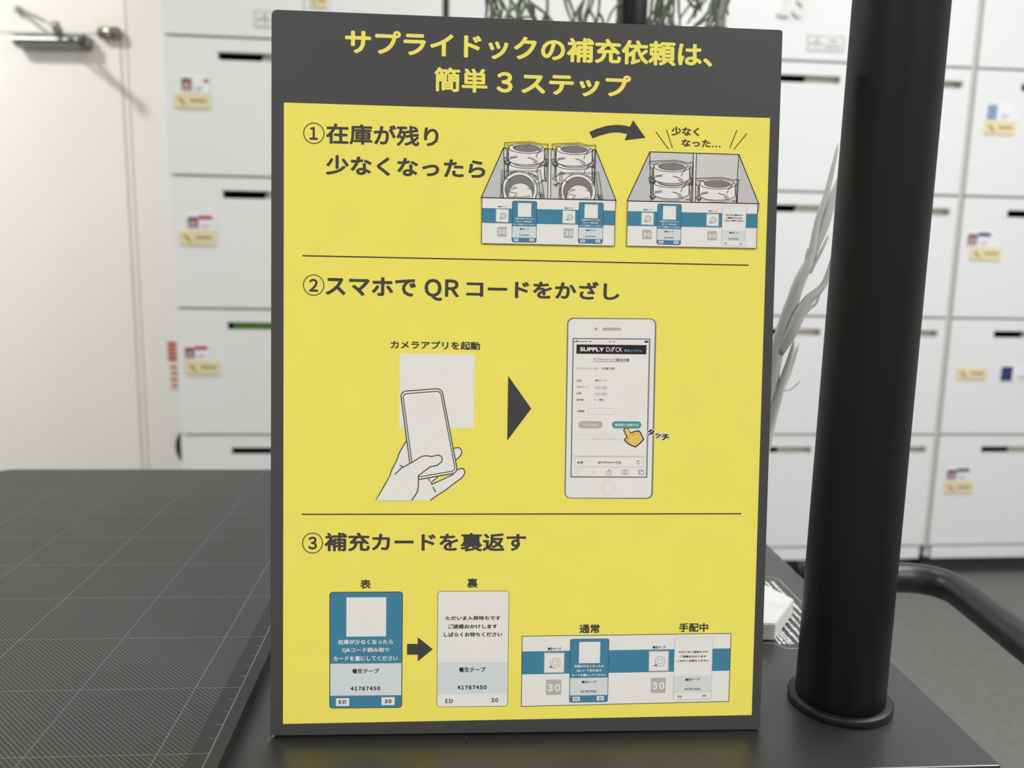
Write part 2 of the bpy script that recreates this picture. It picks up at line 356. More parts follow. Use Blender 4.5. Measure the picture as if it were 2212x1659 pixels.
('L','black',4,0.31,[(192.02,245.37),(191.63,235.43),(191.8,225.35)],0),
('P','paper',5,[(156.22,232.81),(171.22,233.25),(171.34,228.68),(171.1,228.14),(170.36,227.63),(169.18,227.18),(167.63,226.81),(165.82,226.56),(163.88,226.43),(161.94,226.45),(160.12,226.6),(158.56,226.88),(157.36,227.27),(156.6,227.74),(156.33,228.25)]),
('L','ink',6,0.25,[(156.22,232.81),(156.33,228.25),(156.6,227.74),(157.36,227.27),(158.56,226.88),(160.12,226.6),(161.94,226.45),(163.88,226.43),(165.82,226.56),(167.63,226.81),(169.18,227.18),(170.36,227.63),(171.1,228.14),(171.34,228.68),(171.22,233.25)],0),
('E','paper',6,163.71,233.03,7.51,2.03,0.0),
('E','ink',7,163.71,233.03,7.51,2.03,0.23),
('E','grey',7,163.71,233.11,5.56,1.46,0.0),
('E','ink',8,163.71,233.11,5.56,1.46,0.17),
('P','midgrey',7,[(158.58,226.68),(161.23,226.36),(163.88,226.36),(166.53,226.51),(169.35,227.16),(169.01,226.46),(166.55,225.78),(163.9,225.62),(161.25,225.81)]),
('L','ink',9,0.23,[(156.93,229.13),(159.56,229.72)],0),
('L','ink',9,0.23,[(155.57,227.2),(157.11,228.71),(160.1,229.27)],0),
('L','ink',9,0.23,[(164.25,229.29),(166.65,228.72),(168.72,227.57)],0),
('L','ink',9,0.23,[(166.58,227.94),(168.92,226.54)],0),
('L','ink',9,0.23,[(170.15,233.56),(168.53,231.27),(167.87,229.27)],0),
('L','ink',9,0.23,[(170.76,233.92),(169.57,232.16),(169.06,231.29)],0),
('L','ink',9,0.23,[(155.21,234.58),(156.64,233.51)],0),
('L','ink',9,0.23,[(156.53,234.54),(158.4,233.65),(159.46,233.51)],0),
('L','ink',9,0.19,[(165.5,235.4),(164.74,234.35),(163.35,233.36)],0),
('L','linegrey',9,0.15,[(164.74,234.35),(163.35,233.36)],0),
('L','ink',9,0.23,[(154.26,235.07),(157.48,235.34),(165.49,235.83),(170.2,234.94),(172.85,235.07),(172.48,232.59),(172.29,229.83),(172.36,225.77),(171.32,226.35),(169.9,226.22)],0),
('L','ink',9,0.23,[(154.26,235.07),(154.82,232.51),(155.71,232.19),(155.53,228.49),(154.83,227.01),(155.85,226.52),(156.81,226.8)],0),
('L','ink',9,0.21,[(171.91,233.78),(171.35,231.7),(171.8,228.09),(171.95,225.85)],0),
('L','ink',9,0.19,[(156.65,233.17),(155.79,232.45)],0),
('L','ink',9,0.19,[(155.98,231.77),(156.15,228.51),(155.56,227.29)],0),
('L','ink',9,0.19,[(155.04,226.93),(156.13,225.84),(156.8,227.23)],0),
('L','ink',9,0.19,[(155.57,226.94),(156.47,226.19),(157.06,227.24)],0),
('L','ink',9,0.19,[(156.1,226.96),(156.82,226.55),(157.33,227.25)],0),
('P','paper',10,[(156.22,239.26),(171.21,239.71),(171.34,234.98),(171.09,234.45),(170.36,233.94),(169.17,233.48),(167.63,233.11),(165.82,232.86),(163.88,232.73),(161.94,232.75),(160.13,232.9),(158.57,233.17),(157.37,233.56),(156.61,234.02),(156.34,234.54)]),
('L','ink',11,0.25,[(156.22,239.26),(156.34,234.54),(156.61,234.02),(157.37,233.56),(158.57,233.17),(160.13,232.9),(161.94,232.75),(163.88,232.73),(165.82,232.86),(167.63,233.11),(169.17,233.48),(170.36,233.94),(171.09,234.45),(171.34,234.98),(171.21,239.71)],0),
('E','paper',11,163.71,239.49,7.5,2.03,0.0),
('E','ink',12,163.71,239.49,7.5,2.03,0.23),
('E','grey',12,163.7,239.57,5.56,1.46,0.0),
('E','ink',13,163.7,239.57,5.56,1.46,0.17),
('P','midgrey',12,[(158.58,232.97),(161.23,232.66),(163.88,232.66),(166.53,232.81),(169.34,233.46),(169.01,232.76),(166.55,232.09),(163.9,231.92),(161.25,232.11)]),
('L','ink',14,0.23,[(156.93,235.59),(159.56,236.18)],0),
('L','ink',14,0.23,[(155.57,233.66),(157.12,235.17),(160.1,235.74)],0),
('L','ink',14,0.23,[(164.24,235.75),(166.64,235.19),(168.71,234.04)],0),
('L','ink',14,0.23,[(166.58,234.41),(168.91,233.02)],0),
('L','ink',14,0.23,[(170.14,240.02),(168.52,237.74),(167.87,235.74)],0),
('L','ink',14,0.23,[(170.75,240.39),(169.56,238.63),(169.05,237.76)],0),
('L','ink',14,0.23,[(155.21,241.03),(156.64,239.96)],0),
('L','ink',14,0.23,[(156.53,240.99),(158.4,240.1),(159.46,239.96)],0),
('L','ink',14,0.19,[(165.5,241.86),(164.73,240.81),(163.34,239.82)],0),
('L','linegrey',14,0.15,[(164.73,240.81),(163.34,239.82)],0),
('L','ink',14,0.23,[(154.27,241.52),(157.48,241.79),(165.49,242.29),(170.19,241.4),(172.84,241.53),(172.46,239.06),(172.27,236.3),(172.35,232.25),(171.31,232.83),(169.89,232.7)],0),
('L','ink',14,0.23,[(154.27,241.52),(154.82,238.96),(155.71,238.64),(155.54,234.95),(154.83,233.47),(155.85,232.98),(156.81,233.27)],0),
('L','ink',14,0.21,[(171.9,240.25),(171.34,238.17),(171.79,234.57),(171.94,232.33)],0),
('L','ink',14,0.19,[(156.65,239.62),(155.79,238.9)],0),
('L','ink',14,0.19,[(155.98,238.22),(156.15,234.97),(155.57,233.75)],0),
('L','ink',14,0.19,[(155.05,233.22),(156.13,232.13),(156.8,233.52)],0),
('L','ink',14,0.19,[(155.58,233.23),(156.48,232.48),(157.07,233.53)],0),
('L','ink',14,0.19,[(156.11,233.25),(156.82,232.84),(157.33,233.54)],0),
('P','paper',5,[(175.7,232.77),(190.81,233.21),(190.94,228.62),(190.7,228.09),(189.96,227.57),(188.77,227.12),(187.21,226.75),(185.39,226.49),(183.44,226.37),(181.48,226.38),(179.65,226.54),(178.08,226.82),(176.87,227.21),(176.1,227.68),(175.83,228.2)]),
('L','ink',6,0.25,[(175.7,232.77),(175.83,228.2),(176.1,227.68),(176.87,227.21),(178.08,226.82),(179.65,226.54),(181.48,226.38),(183.44,226.37),(185.39,226.49),(187.21,226.75),(188.77,227.12),(189.96,227.57),(190.7,228.09),(190.94,228.62),(190.81,233.21)],0),
('E','paper',6,183.24,232.99,7.57,2.04,0.0),
('E','ink',7,183.24,232.99,7.57,2.04,0.23),
('E','grey',7,183.24,233.07,5.6,1.46,0.0),
('E','ink',8,183.24,233.07,5.6,1.46,0.17),
('P','midgrey',7,[(178.09,226.62),(180.77,226.29),(183.44,226.3),(186.11,226.44),(188.94,227.09),(188.6,226.39),(186.13,225.72),(183.46,225.56),(180.78,225.74)]),
('L','ink',9,0.23,[(176.43,229.08),(179.07,229.67)],0),
('L','ink',9,0.23,[(175.06,227.14),(176.62,228.65),(179.62,229.22)],0),
('L','ink',9,0.23,[(183.8,229.23),(186.22,228.66),(188.3,227.51)],0),
('L','ink',9,0.23,[(186.15,227.88),(188.51,226.48)],0),
('L','ink',9,0.23,[(189.73,233.52),(188.1,231.22),(187.45,229.22)],0),
('L','ink',9,0.23,[(190.34,233.88),(189.15,232.12),(188.64,231.24)],0),
('L','ink',9,0.23,[(174.68,234.55),(176.13,233.47)],0),
('L','ink',9,0.23,[(176.01,234.5),(177.9,233.61),(178.97,233.47)],0),
('L','ink',9,0.19,[(185.04,235.37),(184.27,234.31),(182.88,233.32)],0),
('L','linegrey',9,0.15,[(184.27,234.31),(182.88,233.32)],0),
('L','ink',9,0.23,[(173.73,235.04),(176.96,235.31),(185.03,235.8),(189.78,234.91),(192.45,235.04),(192.07,232.55),(191.89,229.78),(191.98,225.7),(190.93,226.28),(189.5,226.16)],0),
('L','ink',9,0.23,[(173.73,235.04),(174.29,232.47),(175.19,232.15),(175.02,228.43),(174.32,226.94),(175.35,226.45),(176.31,226.74)],0),
('L','ink',9,0.21,[(191.5,233.75),(190.94,231.65),(191.41,228.03),(191.57,225.78)],0),
('L','ink',9,0.19,[(176.14,233.13),(175.27,232.41)],0),
('L','ink',9,0.19,[(175.47,231.73),(175.64,228.45),(175.06,227.22)],0),
('L','ink',9,0.19,[(174.54,226.86),(175.63,225.77),(176.3,227.17)],0),
('L','ink',9,0.19,[(175.07,226.88),(175.98,226.13),(176.57,227.18)],0),
('L','ink',9,0.19,[(175.6,226.89),(176.32,226.48),(176.83,227.19)],0),
('P','paper',15,[(172.76,245.22),(173.93,245.2),(173.93,225.25),(172.98,225.36)]),
('L','black',16,0.29,[(172.76,245.22),(172.98,225.36)],0),
('L','black',16,0.29,[(173.93,245.2),(173.93,225.25)],0),
('P','paper',21,[(145.6,224.86),(200.45,224.92),(200.56,206.77),(145.59,206.49)]),
('P','midgrey',20,[(145.33,224.99),(145.66,224.87),(145.6,222.75)]),
('P','midgrey',20,[(201.13,225.34),(200.45,224.92),(200.46,220.26)]),
('P','blue',22,[(145.7,220.83),(200.57,221.11),(200.57,215.14),(145.67,214.78)]),
('L','black',23,0.39,[(145.28,224.99),(201.18,225.29)],0),
('L','ink',23,0.21,[(145.6,224.86),(145.59,206.49),(200.56,206.77),(200.45,224.92)],0),
('L','ink',23,0.21,[(201.18,225.29),(200.45,220.79)],0),
('P','linegrey',23,[(151.42,220.48),(156.64,220.46),(156.63,215.33),(151.41,215.38)]),
('P','paper',24,[(151.66,220.25),(156.4,220.23),(156.4,215.56),(151.65,215.61)]),
('E','grey',25,154.24,217.83,1.3,1.27,0.17),
('E','grey',25,154.24,217.83,0.73,0.71,0.17),
('P','grey',25,[(152.39,216.51),(153.28,217.24),(153.63,216.55)]),
('P','midgrey',23,[(151.94,213.35),(155.89,213.37),(155.88,209.53),(151.98,209.51)]),
('T','paper',24,'30',152.3,210.45,155.53,212.22,0.05,0),
('T','black',24,'養生テープ',152.25,221.37,155.72,221.88,0.04,0),
('P','linegrey',23,[(178.88,220.64),(184.15,220.62),(184.16,215.46),(178.89,215.51)]),
('P','paper',24,[(179.12,220.41),(183.91,220.39),(183.92,215.69),(179.12,215.74)]),
('E','grey',25,181.74,217.98,1.31,1.28,0.17),
('E','grey',25,181.74,217.98,0.74,0.72,0.17),
('P','grey',25,[(179.88,216.65),(180.77,217.38),(181.12,216.68)]),
('P','midgrey',23,[(179.49,213.47),(183.48,213.5),(183.48,209.63),(179.55,209.61)]),
('T','paper',24,'30',179.8,210.56,183.13,212.34,0.05,0),
('T','black',24,'養生テープ',179.74,221.5,183.22,222.02,0.04,0),
('R','blue',23,0.75,[(158.15,224.08),(168.2,224.17),(168.23,207.44),(158.15,207.51)],0.0),
('R','ink',24,0.75,[(158.15,224.08),(168.2,224.17),(168.23,207.44),(158.15,207.51)],0.17),
('P','paper',24,[(160.45,223.33),(165.95,223.38),(165.96,217.75),(160.45,217.73)]),
('T','paper',26,'在庫が少なくなったら',159.3,216.62,166.93,217.33,0.035,0),
('T','paper',26,'QRコード読み取り',159.86,215.46,166.38,216.15,0.035,0),
('T','paper',26,'カードを裏にしてください',158.65,214.23,167.64,214.99,0.035,0),
('P','pale',24,[(158.23,213.87),(168.14,213.86),(168.15,209.24),(158.23,209.29)]),
('T','black',26,'養生テープ',161.26,212.44,165.04,213.13,0.035,0),
('T','black',26,'41767450',161.07,209.97,165.19,210.59,0.05,0),
('P','paper',24,[(159.03,208.92),(160.88,208.91),(160.88,207.79),(159.03,207.81)]),
('P','paper',24,[(165.39,208.97),(167.22,208.96),(167.22,207.82),(165.39,207.83)]),
('T','black',26,'ED',159.43,208.11,160.47,208.65,0.045,0),
('T','black',26,'30',165.81,208.09,166.78,208.66,0.045,0),
('R','paper',23,0.75,[(185.6,224.17),(195.62,224.12),(195.69,207.64),(185.67,207.74)],0.0),
('R','linegrey',24,0.75,[(185.6,224.17),(195.62,224.12),(195.69,207.64),(185.67,207.74)],0.19),
('T','black',26,'ただいま入荷待ちです',186.74,219.98,194.48,220.65,0.035,0),
('T','black',26,'ご迷惑おかけします',187.09,218.78,194.06,219.48,0.035,0),
('T','black',26,'しばらくお待ちください',186.53,217.61,194.74,218.36,0.035,0),
('P','pale',24,[(185.75,214.04),(195.51,213.96),(195.53,209.47),(185.76,209.57)]),
('T','black',26,'養生テープ',188.7,212.59,192.49,213.36,0.035,0),
('T','black',26,'41767450',188.54,210.11,192.67,210.76,0.05,0),
('T','black',26,'ED',186.87,208.26,187.92,208.85,0.035,0),
('T','black',26,'30',193.33,208.23,194.33,208.85,0.035,0),
]),
('shelf_label_drawing', 'printed picture of a shelf label strip with two cards', [
('P','paper',2,[(104.86,41.66),(194.89,42.4),(194.8,12.54),(105.0,11.34)]),
('P','blue',3,[(104.96,35.09),(194.88,35.83),(194.76,26.06),(104.98,25.16)]),
('L','ink',4,0.27,[(104.86,41.66),(194.89,42.4),(194.8,12.54),(105.0,11.34)],1),
('P','linegrey',4,[(114.36,34.53),(123.02,34.48),(123.04,25.79),(114.36,25.75)]),
('P','paper',5,[(114.75,34.14),(122.63,34.09),(122.64,26.19),(114.75,26.15)]),
('E','grey',6,119.19,30.04,2.11,2.13,0.17),
('E','grey',6,119.19,30.04,1.11,1.12,0.17),
('P','grey',6,[(116.18,27.93),(117.63,29.09),(118.18,27.91)]),
('P','midgrey',4,[(115.42,22.85),(121.89,22.8),(121.91,16.28),(115.43,16.23)]),
('T','paper',5,'30',116.0,17.71,121.48,21.01,0.05,0),
('T','black',5,'養生テープ',115.82,35.61,121.5,36.75,0.04,0),
('P','linegrey',4,[(159.35,34.9),(167.99,34.95),(168.07,26.14),(159.41,26.05)]),
('P','paper',5,[(159.74,34.5),(167.61,34.55),(167.67,26.54),(159.8,26.45)]),
('E','grey',6,164.24,30.42,2.14,2.15,0.17),
('E','grey',6,164.24,30.42,1.12,1.13,0.17),
('P','grey',6,[(161.19,28.29),(162.66,29.46),(163.22,28.28)]),
('P','midgrey',4,[(160.5,23.23),(166.97,23.23),(166.98,16.66),(160.56,16.61)]),
('T','paper',5,'30',161.05,18.15,166.54,21.38,0.05,0),
('T','black',5,'養生テープ',160.92,35.98,166.54,37.13,0.04,0),
('R','blue',5,0.75,[(125.42,40.3),(142.01,40.38),(141.95,13.03),(125.54,12.93)],0.0),
('R','ink',6,0.75,[(125.42,40.3),(142.01,40.38),(141.95,13.03),(125.54,12.93)],0.17),
('P','paper',6,[(129.21,39.07),(138.29,39.11),(138.28,29.88),(129.24,29.84)]),
('T','paper',8,'在庫が少なくなったら',127.36,28.03,139.88,29.17,0.035,0),
('T','paper',8,'QRコード読み取り',128.28,26.14,138.97,27.23,0.035,0),
('T','paper',8,'カードを裏にしてください',126.31,24.13,141.02,25.31,0.035,0),
('P','pale',6,[(125.63,23.44),(141.84,23.53),(141.83,15.97),(125.66,15.87)]),
('T','black',8,'養生テープ',130.58,21.17,136.76,22.26,0.035,0),
('T','black',8,'41767450',130.28,17.12,137.0,18.07,0.05,0),
('P','paper',6,[(126.96,15.27),(129.98,15.29),(129.98,13.45),(126.97,13.43)]),
('P','paper',6,[(137.32,15.47),(140.31,15.49),(140.31,13.63),(137.32,13.61)]),
('T','black',8,'ED',127.62,13.97,129.31,14.84,0.045,0),
('T','black',8,'30',138.01,14.06,139.59,14.98,0.045,0),
('R','paper',5,0.75,[(170.49,40.66),(186.89,40.85),(186.94,13.8),(170.44,13.49)],0.0),
('R','linegrey',6,0.75,[(170.49,40.66),(186.89,40.85),(186.94,13.8),(170.44,13.49)],0.19),
('T','black',8,'ただいま入荷待ちです',172.32,34.03,185.01,34.89,0.035,0),
('T','black',8,'ご迷惑おかけします',172.89,32.04,184.3,32.97,0.035,0),
('T','black',8,'しばらくお待ちください',171.95,30.14,185.43,31.09,0.035,0),
('P','pale',6,[(170.62,23.92),(186.67,24.18),(186.69,16.81),(170.61,16.52)]),
('T','black',8,'養生テープ',175.47,21.8,181.69,22.92,0.035,0),
('T','black',8,'41767450',175.19,17.73,181.98,18.62,0.05,0),
('T','black',8,'ED',172.42,14.46,174.14,15.38,0.035,0),
('T','black',8,'30',183.05,14.71,184.71,15.69,0.035,0),
]),
('scanning_hand_drawing', 'printed line drawing of a hand holding a phone', [
('P','paper',2,[(52.23,160.33),(83.04,160.46),(83.05,129.84),(52.26,129.68)]),
('P','paper',3,[(42.99,99.29),(48.56,109.48),(51.17,115.61),(53.3,120.77),(55.2,124.2),(57.47,114.69),(60.43,108.59),(68.44,109.38),(66.05,106.17),(74.03,110.41),(76.93,112.65),(78.88,112.91),(79.73,111.44),(78.44,108.97),(75.06,106.48),(69.74,102.5),(65.39,99.42)]),
('L','ink',4,0.42,[(42.99,99.29),(45.94,104.8),(48.56,109.48),(49.36,112.17),(51.17,115.61),(52.59,119.54),(55.2,124.2)],0),
('L','ink',4,0.42,[(75.01,110.42),(66.05,106.17),(65.7,106.91),(68.44,109.29)],0),
('L','ink',4,0.42,[(76.45,112.4),(77.91,112.9),(78.88,112.91),(79.73,111.83),(79.59,110.7),(78.44,108.97),(75.06,106.48),(72.64,104.49),(69.74,102.5),(67.8,101.26),(65.39,99.42)],0),
('P','paper',3,[(74.39,121.46),(77.06,121.73),(78.3,120.52),(78.31,119.29),(77.84,118.31),(75.91,116.42)]),
('L','ink',4,0.42,[(74.88,121.37),(77.07,121.64),(78.1,120.76),(78.31,119.54),(77.84,118.31),(75.91,116.42)],0),
('R','paper',5,2.2,[(52.66,144.71),(69.64,146.26),(76.76,111.17),(57.87,107.73)],0.0),
('R','ink',6,2.2,[(52.66,144.71),(69.64,146.26),(76.76,111.17),(57.87,107.73)],0.42),
('R','ink',6,1.6,[(53.63,143.7),(69.07,145.18),(75.77,112.0),(58.59,108.92)],0.37),
('P','paper',7,[(42.99,99.24),(46.42,104.8),(48.61,109.33),(50.73,110.13),(53.37,112.94),(57.46,115.18),(61.8,117.91),(63.73,118.18),(65.68,117.8),(68.59,118.51),(69.81,117.99),(70.21,117.01),(69.98,115.78),(68.39,114.29),(65.24,113.53),(62.83,111.7),(60.42,109.81),(60.44,107.6),(60.37,104.9),(60.0,102.93),(57.71,99.38)]),
('L','ink',8,0.42,[(50.73,110.23),(53.37,112.94),(57.46,115.18),(61.8,117.91),(63.73,118.18),(65.68,117.8),(68.59,118.51),(69.81,117.99),(70.21,117.01),(69.98,115.78),(68.39,114.29),(65.24,113.53),(62.83,111.7),(60.42,109.81),(60.44,107.6),(60.37,104.9),(60.0,102.93),(57.71,99.38)],0),
('L','ink',8,0.39,[(52.63,114.16),(53.99,113.58)],0),
('L','ink',8,0.39,[(64.46,108.62),(65.3,107.54)],0),
('L','ink',8,0.39,[(66.54,105.19),(67.64,102.98)],0),
]),
('phone_screen_drawing', 'printed picture of a phone showing an order page', [
('R','grey',2,2.6,[(121.32,176.41),(159.03,176.7),(159.4,100.43),(121.63,100.5)],0.0),
('R','paper',3,2.2,[(121.93,175.87),(158.36,176.28),(158.64,100.96),(122.21,100.86)],0.0),
('P','grey',4,[(123.81,167.97),(156.6,168.29),(156.79,109.49),(124.03,109.39)]),
('P','paper',5,[(124.34,167.47),(155.99,167.77),(156.18,110.02),(124.55,109.98)]),
('E','midgrey',4,133.48,171.83,0.69,0.68,0.0),
('E','midgrey',4,140.2,174.21,0.2,0.2,0.0),
('R','midgrey',4,0.62,[(136.21,172.5),(144.19,172.61),(144.22,171.33),(136.24,171.22)],0.0),
('P','black',6,[(124.44,166.5),(124.73,166.51),(124.74,166.18),(124.45,166.17)]),
('P','black',6,[(124.84,166.71),(125.13,166.72),(125.14,166.19),(124.85,166.18)]),
('P','black',6,[(125.24,166.92),(125.53,166.92),(125.54,166.19),(125.25,166.19)]),
('P','black',6,[(125.64,167.12),(125.92,167.13),(125.94,166.2),(125.65,166.19)]),
('T','black',6,'docomo',126.28,166.23,130.2,166.98,0.01,0),
('P','black',6,[(130.75,166.84),(131.68,166.85),(131.25,166.2)]),
('T','black',6,'10:19',138.85,166.34,141.56,167.09,0.03,0),
('R','black',6,0.25,[(154.11,167.29),(155.77,167.3),(155.79,166.5),(154.13,166.5)],0.0),
('P','black',6,[(125.49,165.31),(155.05,165.49),(155.01,161.6),(125.46,161.44)]),
('T','white',7,'SUPPLY',127.01,162.48,137.1,164.21,0.035,0),
('T','white',7,'D',138.06,162.5,139.56,164.31,-0.008,0),
('T','white',7,'CK',141.98,162.47,144.83,164.31,-0.008,0),
('L','white',7,0.13,[(139.89,162.83),(140.2,163.84),(140.75,164.36),(141.2,164.08),(141.0,163.19),(140.45,162.62),(140.0,162.61),(139.89,162.83)],0),
('L','white',7,0.13,[(140.68,162.63),(141.22,163.52),(141.65,164.3),(141.2,164.41),(140.65,163.84),(140.44,163.07),(140.68,162.63)],0),
('T','cyan',7,'補充システム',145.65,162.57,153.14,163.6,0.01,0),
('T','black',6,'サプライドック補充申請',132.61,158.64,147.84,159.68,0.02,0),
('L','black',6,0.15,[(132.6,158.28),(147.84,158.46)],0),
('T','grey',6,'サプライドック名',125.17,154.92,134.64,155.77,0.012,0),
('T','darkgrey',6,'ED霞が関',136.34,154.92,141.63,155.95,0.012,0),
('T','ink',6,'品名',125.89,149.78,127.9,150.68,0.012,0),
('T','ink',6,'養生テープ',133.65,149.91,138.6,150.8,0.012,0),
('T','ink',6,'注文コード',125.95,147.2,131.04,148.04,0.012,0),
('T','link',6,'4176-7450',133.55,147.2,138.55,147.93,0.012,0),
('T','ink',6,'品番',125.93,144.51,127.89,145.37,0.012,0),
('T','link',6,'4176-7450',133.54,144.53,138.56,145.26,0.012,0),
('L','link',6,0.12,[(133.57,146.99),(138.59,147.04)],0),
('L','link',6,0.12,[(133.56,144.35),(138.59,144.39)],0),
('T','ink',6,'補充数',125.97,141.74,128.93,142.72,0.012,0),
('T','ink',6,'5  (巻)',133.54,141.73,137.48,142.73,0.012,0),
('T','ink',6,'申請者',126.42,136.96,129.38,137.89,0.02,0),
('L','linegrey',6,0.17,[(130.97,138.66),(142.19,138.68),(142.19,136.15),(131.02,136.1)],1),
('R','midgrey',6,1.5,[(126.89,133.27),(137.22,133.33),(137.23,130.24),(126.95,130.18)],0.0),
('T','paper',7,'キャンセル',128.97,131.25,135.19,132.2,0.03,0),
('R','teal',6,1.5,[(141.1,133.35),(153.62,133.41),(153.63,130.34),(141.16,130.29)],0.0),
('T','paper',7,'管理者へ申請する',142.36,131.33,152.3,132.36,0.03,0),
('L','linegrey',6,0.13,[(125.09,127.52),(156.05,127.71)],0),
('T','midgrey',6,'Copyright (C) KOKUYO Co.,Ltd',132.88,125.3,146.53,126.22,0.0,0),
('L','white',7,0.81,[(147.29,130.77),(148.1,130.28),(148.57,129.25),(149.13,128.37),(150.22,128.88),(151.4,129.28),(152.73,129.38),(153.35,128.56),(154.75,125.86),(153.45,124.28),(151.35,122.57),(149.61,123.21),(148.25,123.93),(146.73,125.3),(146.81,126.07),(147.75,126.29),(147.27,127.61),(146.25,129.52),(146.61,130.49)],1),
('L','black',8,0.5,[(147.29,130.77),(148.1,130.28),(148.57,129.25),(149.13,128.37),(150.22,128.88),(151.4,129.28),(152.73,129.38),(153.35,128.56),(154.75,125.86),(153.45,124.28),(151.35,122.57),(149.61,123.21),(148.25,123.93),(146.73,125.3),(146.81,126.07),(147.75,126.29),(147.27,127.61),(146.25,129.52),(146.61,130.49)],1),
('P','skin',9,[(147.54,130.39),(148.29,129.94),(148.72,129.0),(149.23,128.19),(150.22,128.66),(151.3,129.03),(152.52,129.12),(153.09,128.37),(154.37,125.9),(153.18,124.45),(151.26,122.89),(149.66,123.47),(148.42,124.13),(147.03,125.39),(147.1,126.09),(147.97,126.29),(147.53,127.5),(146.59,129.25),(146.93,130.14)]),
('L','brown',10,0.17,[(149.79,128.08),(150.26,127.2)],0),
('L','brown',10,0.17,[(150.92,128.24),(151.29,127.6)],0),
('L','brown',10,0.17,[(151.86,128.49),(152.32,127.81)],0),
('L','brown',10,0.17,[(147.81,126.29),(148.51,125.56)],0),
('T','white',7,'タ',155.83,127.15,159.64,130.51,0.1,-10),
('T','black',9,'タ',156.14,127.45,159.33,130.22,0.04,-10),
('T','white',7,'ッ',159.36,125.94,162.36,128.86,0.1,-10),
('T','black',9,'ッ',159.66,126.23,162.05,128.57,0.04,-10),
('T','white',7,'チ',161.99,125.09,165.96,128.6,0.1,-10),
('T','black',9,'チ',162.3,125.38,165.66,128.31,0.04,-10),
('P','linegrey',6,[(124.58,118.69),(155.73,118.83),(155.74,118.47),(124.59,118.3)]),
('R','linegrey',6,0.9,[(125.62,118.25),(155.02,118.38),(155.07,113.93),(125.65,113.83)],0.0),
('R','paper',7,0.8,[(125.9,117.96),(154.73,118.08),(154.76,114.19),(125.91,114.1)],0.0),
('T','black',8,'ぁあ',126.93,115.28,129.26,116.5,0.03,0),
('T','black',8,'kokuyo-d.jp',136.78,115.15,145.48,116.64,0.006,0),
('P','darkgrey',8,[(135.61,115.98),(136.41,115.99),(136.42,115.4),(135.62,115.39)]),
('L','darkgrey',8,0.13,[(135.75,115.98),(135.75,116.34),(136.25,116.34),(136.26,115.99)],0),
('L','black',8,0.17,[(153.42,116.13),(153.43,115.84),(153.31,115.58),(153.11,115.39),(152.84,115.31),(152.55,115.34),(152.3,115.48),(152.13,115.7),(152.07,115.98),(152.12,116.26),(152.28,116.49),(152.53,116.63)],0),
('P','black',8,[(152.49,117.02),(153.18,116.64),(152.57,116.28)]),
('L','midgrey',6,0.19,[(126.92,112.51),(126.19,111.77),(126.95,110.98)],0),
('L','midgrey',6,0.19,[(133.13,112.56),(133.98,111.83),(133.1,111.03)],0),
('L','link',6,0.19,[(139.9,112.17),(139.4,112.17),(139.43,110.75),(141.27,110.7),(141.24,112.18),(140.7,112.18)],0),
('L','link',6,0.19,[(140.33,111.44),(140.3,112.92)],0),
('L','link',6,0.19,[(139.89,112.53),(140.3,112.95),(140.75,112.54)],0),
('L','link',6,0.19,[(147.15,110.9),(146.61,111.1),(146.02,110.98),(145.98,112.58),(146.57,112.76),(147.12,112.53),(147.7,112.77),(148.27,112.6),(148.31,111.0),(147.74,111.11),(147.15,110.9),(147.12,112.53)],0),
('L','link',6,0.19,[(153.44,112.34),(155.02,112.36),(155.05,110.87),(153.47,110.86)],1),
('L','link',6,0.19,[(153.46,111.25),(152.93,111.24),(152.89,112.81),(154.56,112.83),(154.57,112.35)],0),
('E','linegrey',4,140.41,105.07,2.59,2.59,0.17),
]),
]
# ---------------------------------------------------------------- helpers
def lin(c):
    c = c/255.
    return c/12.92 if c <= .04045 else ((c+.055)/1.055)**2.4
def rgb(r, g, b): return (lin(r), lin(g), lin(b), 1)
MATS = {}
def mat(name, col, rough=.5, spec=.5, metal=0., noise=0., nscale=200., bump=0., bscale=400., trans=0., emit=None):
    m = bpy.data.materials.new(name); m.use_nodes = True
    nt = m.node_tree; b = nt.nodes['Principled BSDF']
    b.inputs['Base Color'].default_value = col
    b.inputs['Roughness'].default_value = rough
    b.inputs['Specular IOR Level'].default_value = spec
    b.inputs['Metallic'].default_value = metal
    if noise or bump:
        tc = nt.nodes.new('ShaderNodeTexCoord')
    if noise:
        n = nt.nodes.new('ShaderNodeTexNoise'); n.inputs['Scale'].default_value = nscale; n.inputs['Detail'].default_value = 4
        nt.links.new(tc.outputs['Object'], n.inputs['Vector'])
        mr = nt.nodes.new('ShaderNodeMapRange'); mr.inputs['From Min'].default_value = .3; mr.inputs['From Max'].default_value = .7
        mr.inputs['To Min'].default_value = 1-noise; mr.inputs['To Max'].default_value = 1+noise
        nt.links.new(n.outputs['Fac'], mr.inputs['Value'])
        mx = nt.nodes.new('ShaderNodeVectorMath'); mx.operation = 'SCALE'
        mx.inputs[0].default_value = col[:3]; nt.links.new(mr.outputs[0], mx.inputs['Scale'])
        nt.links.new(mx.outputs[0], b.inputs['Base Color'])
    if bump:
        n2 = nt.nodes.new('ShaderNodeTexNoise'); n2.inputs['Scale'].default_value = bscale; n2.inputs['Detail'].default_value = 3
        nt.links.new(tc.outputs['Object'], n2.inputs['Vector'])
        bp = nt.nodes.new('ShaderNodeBump'); bp.inputs['Strength'].default_value = bump; bp.inputs['Distance'].default_value = .001
        nt.links.new(n2.outputs['Fac'], bp.inputs['Height']); nt.links.new(bp.outputs[0], b.inputs['Normal'])
    if emit:
        b.inputs['Emission Color'].default_value = emit[0]; b.inputs['Emission Strength'].default_value = emit[1]
    MATS[name] = m
    return m
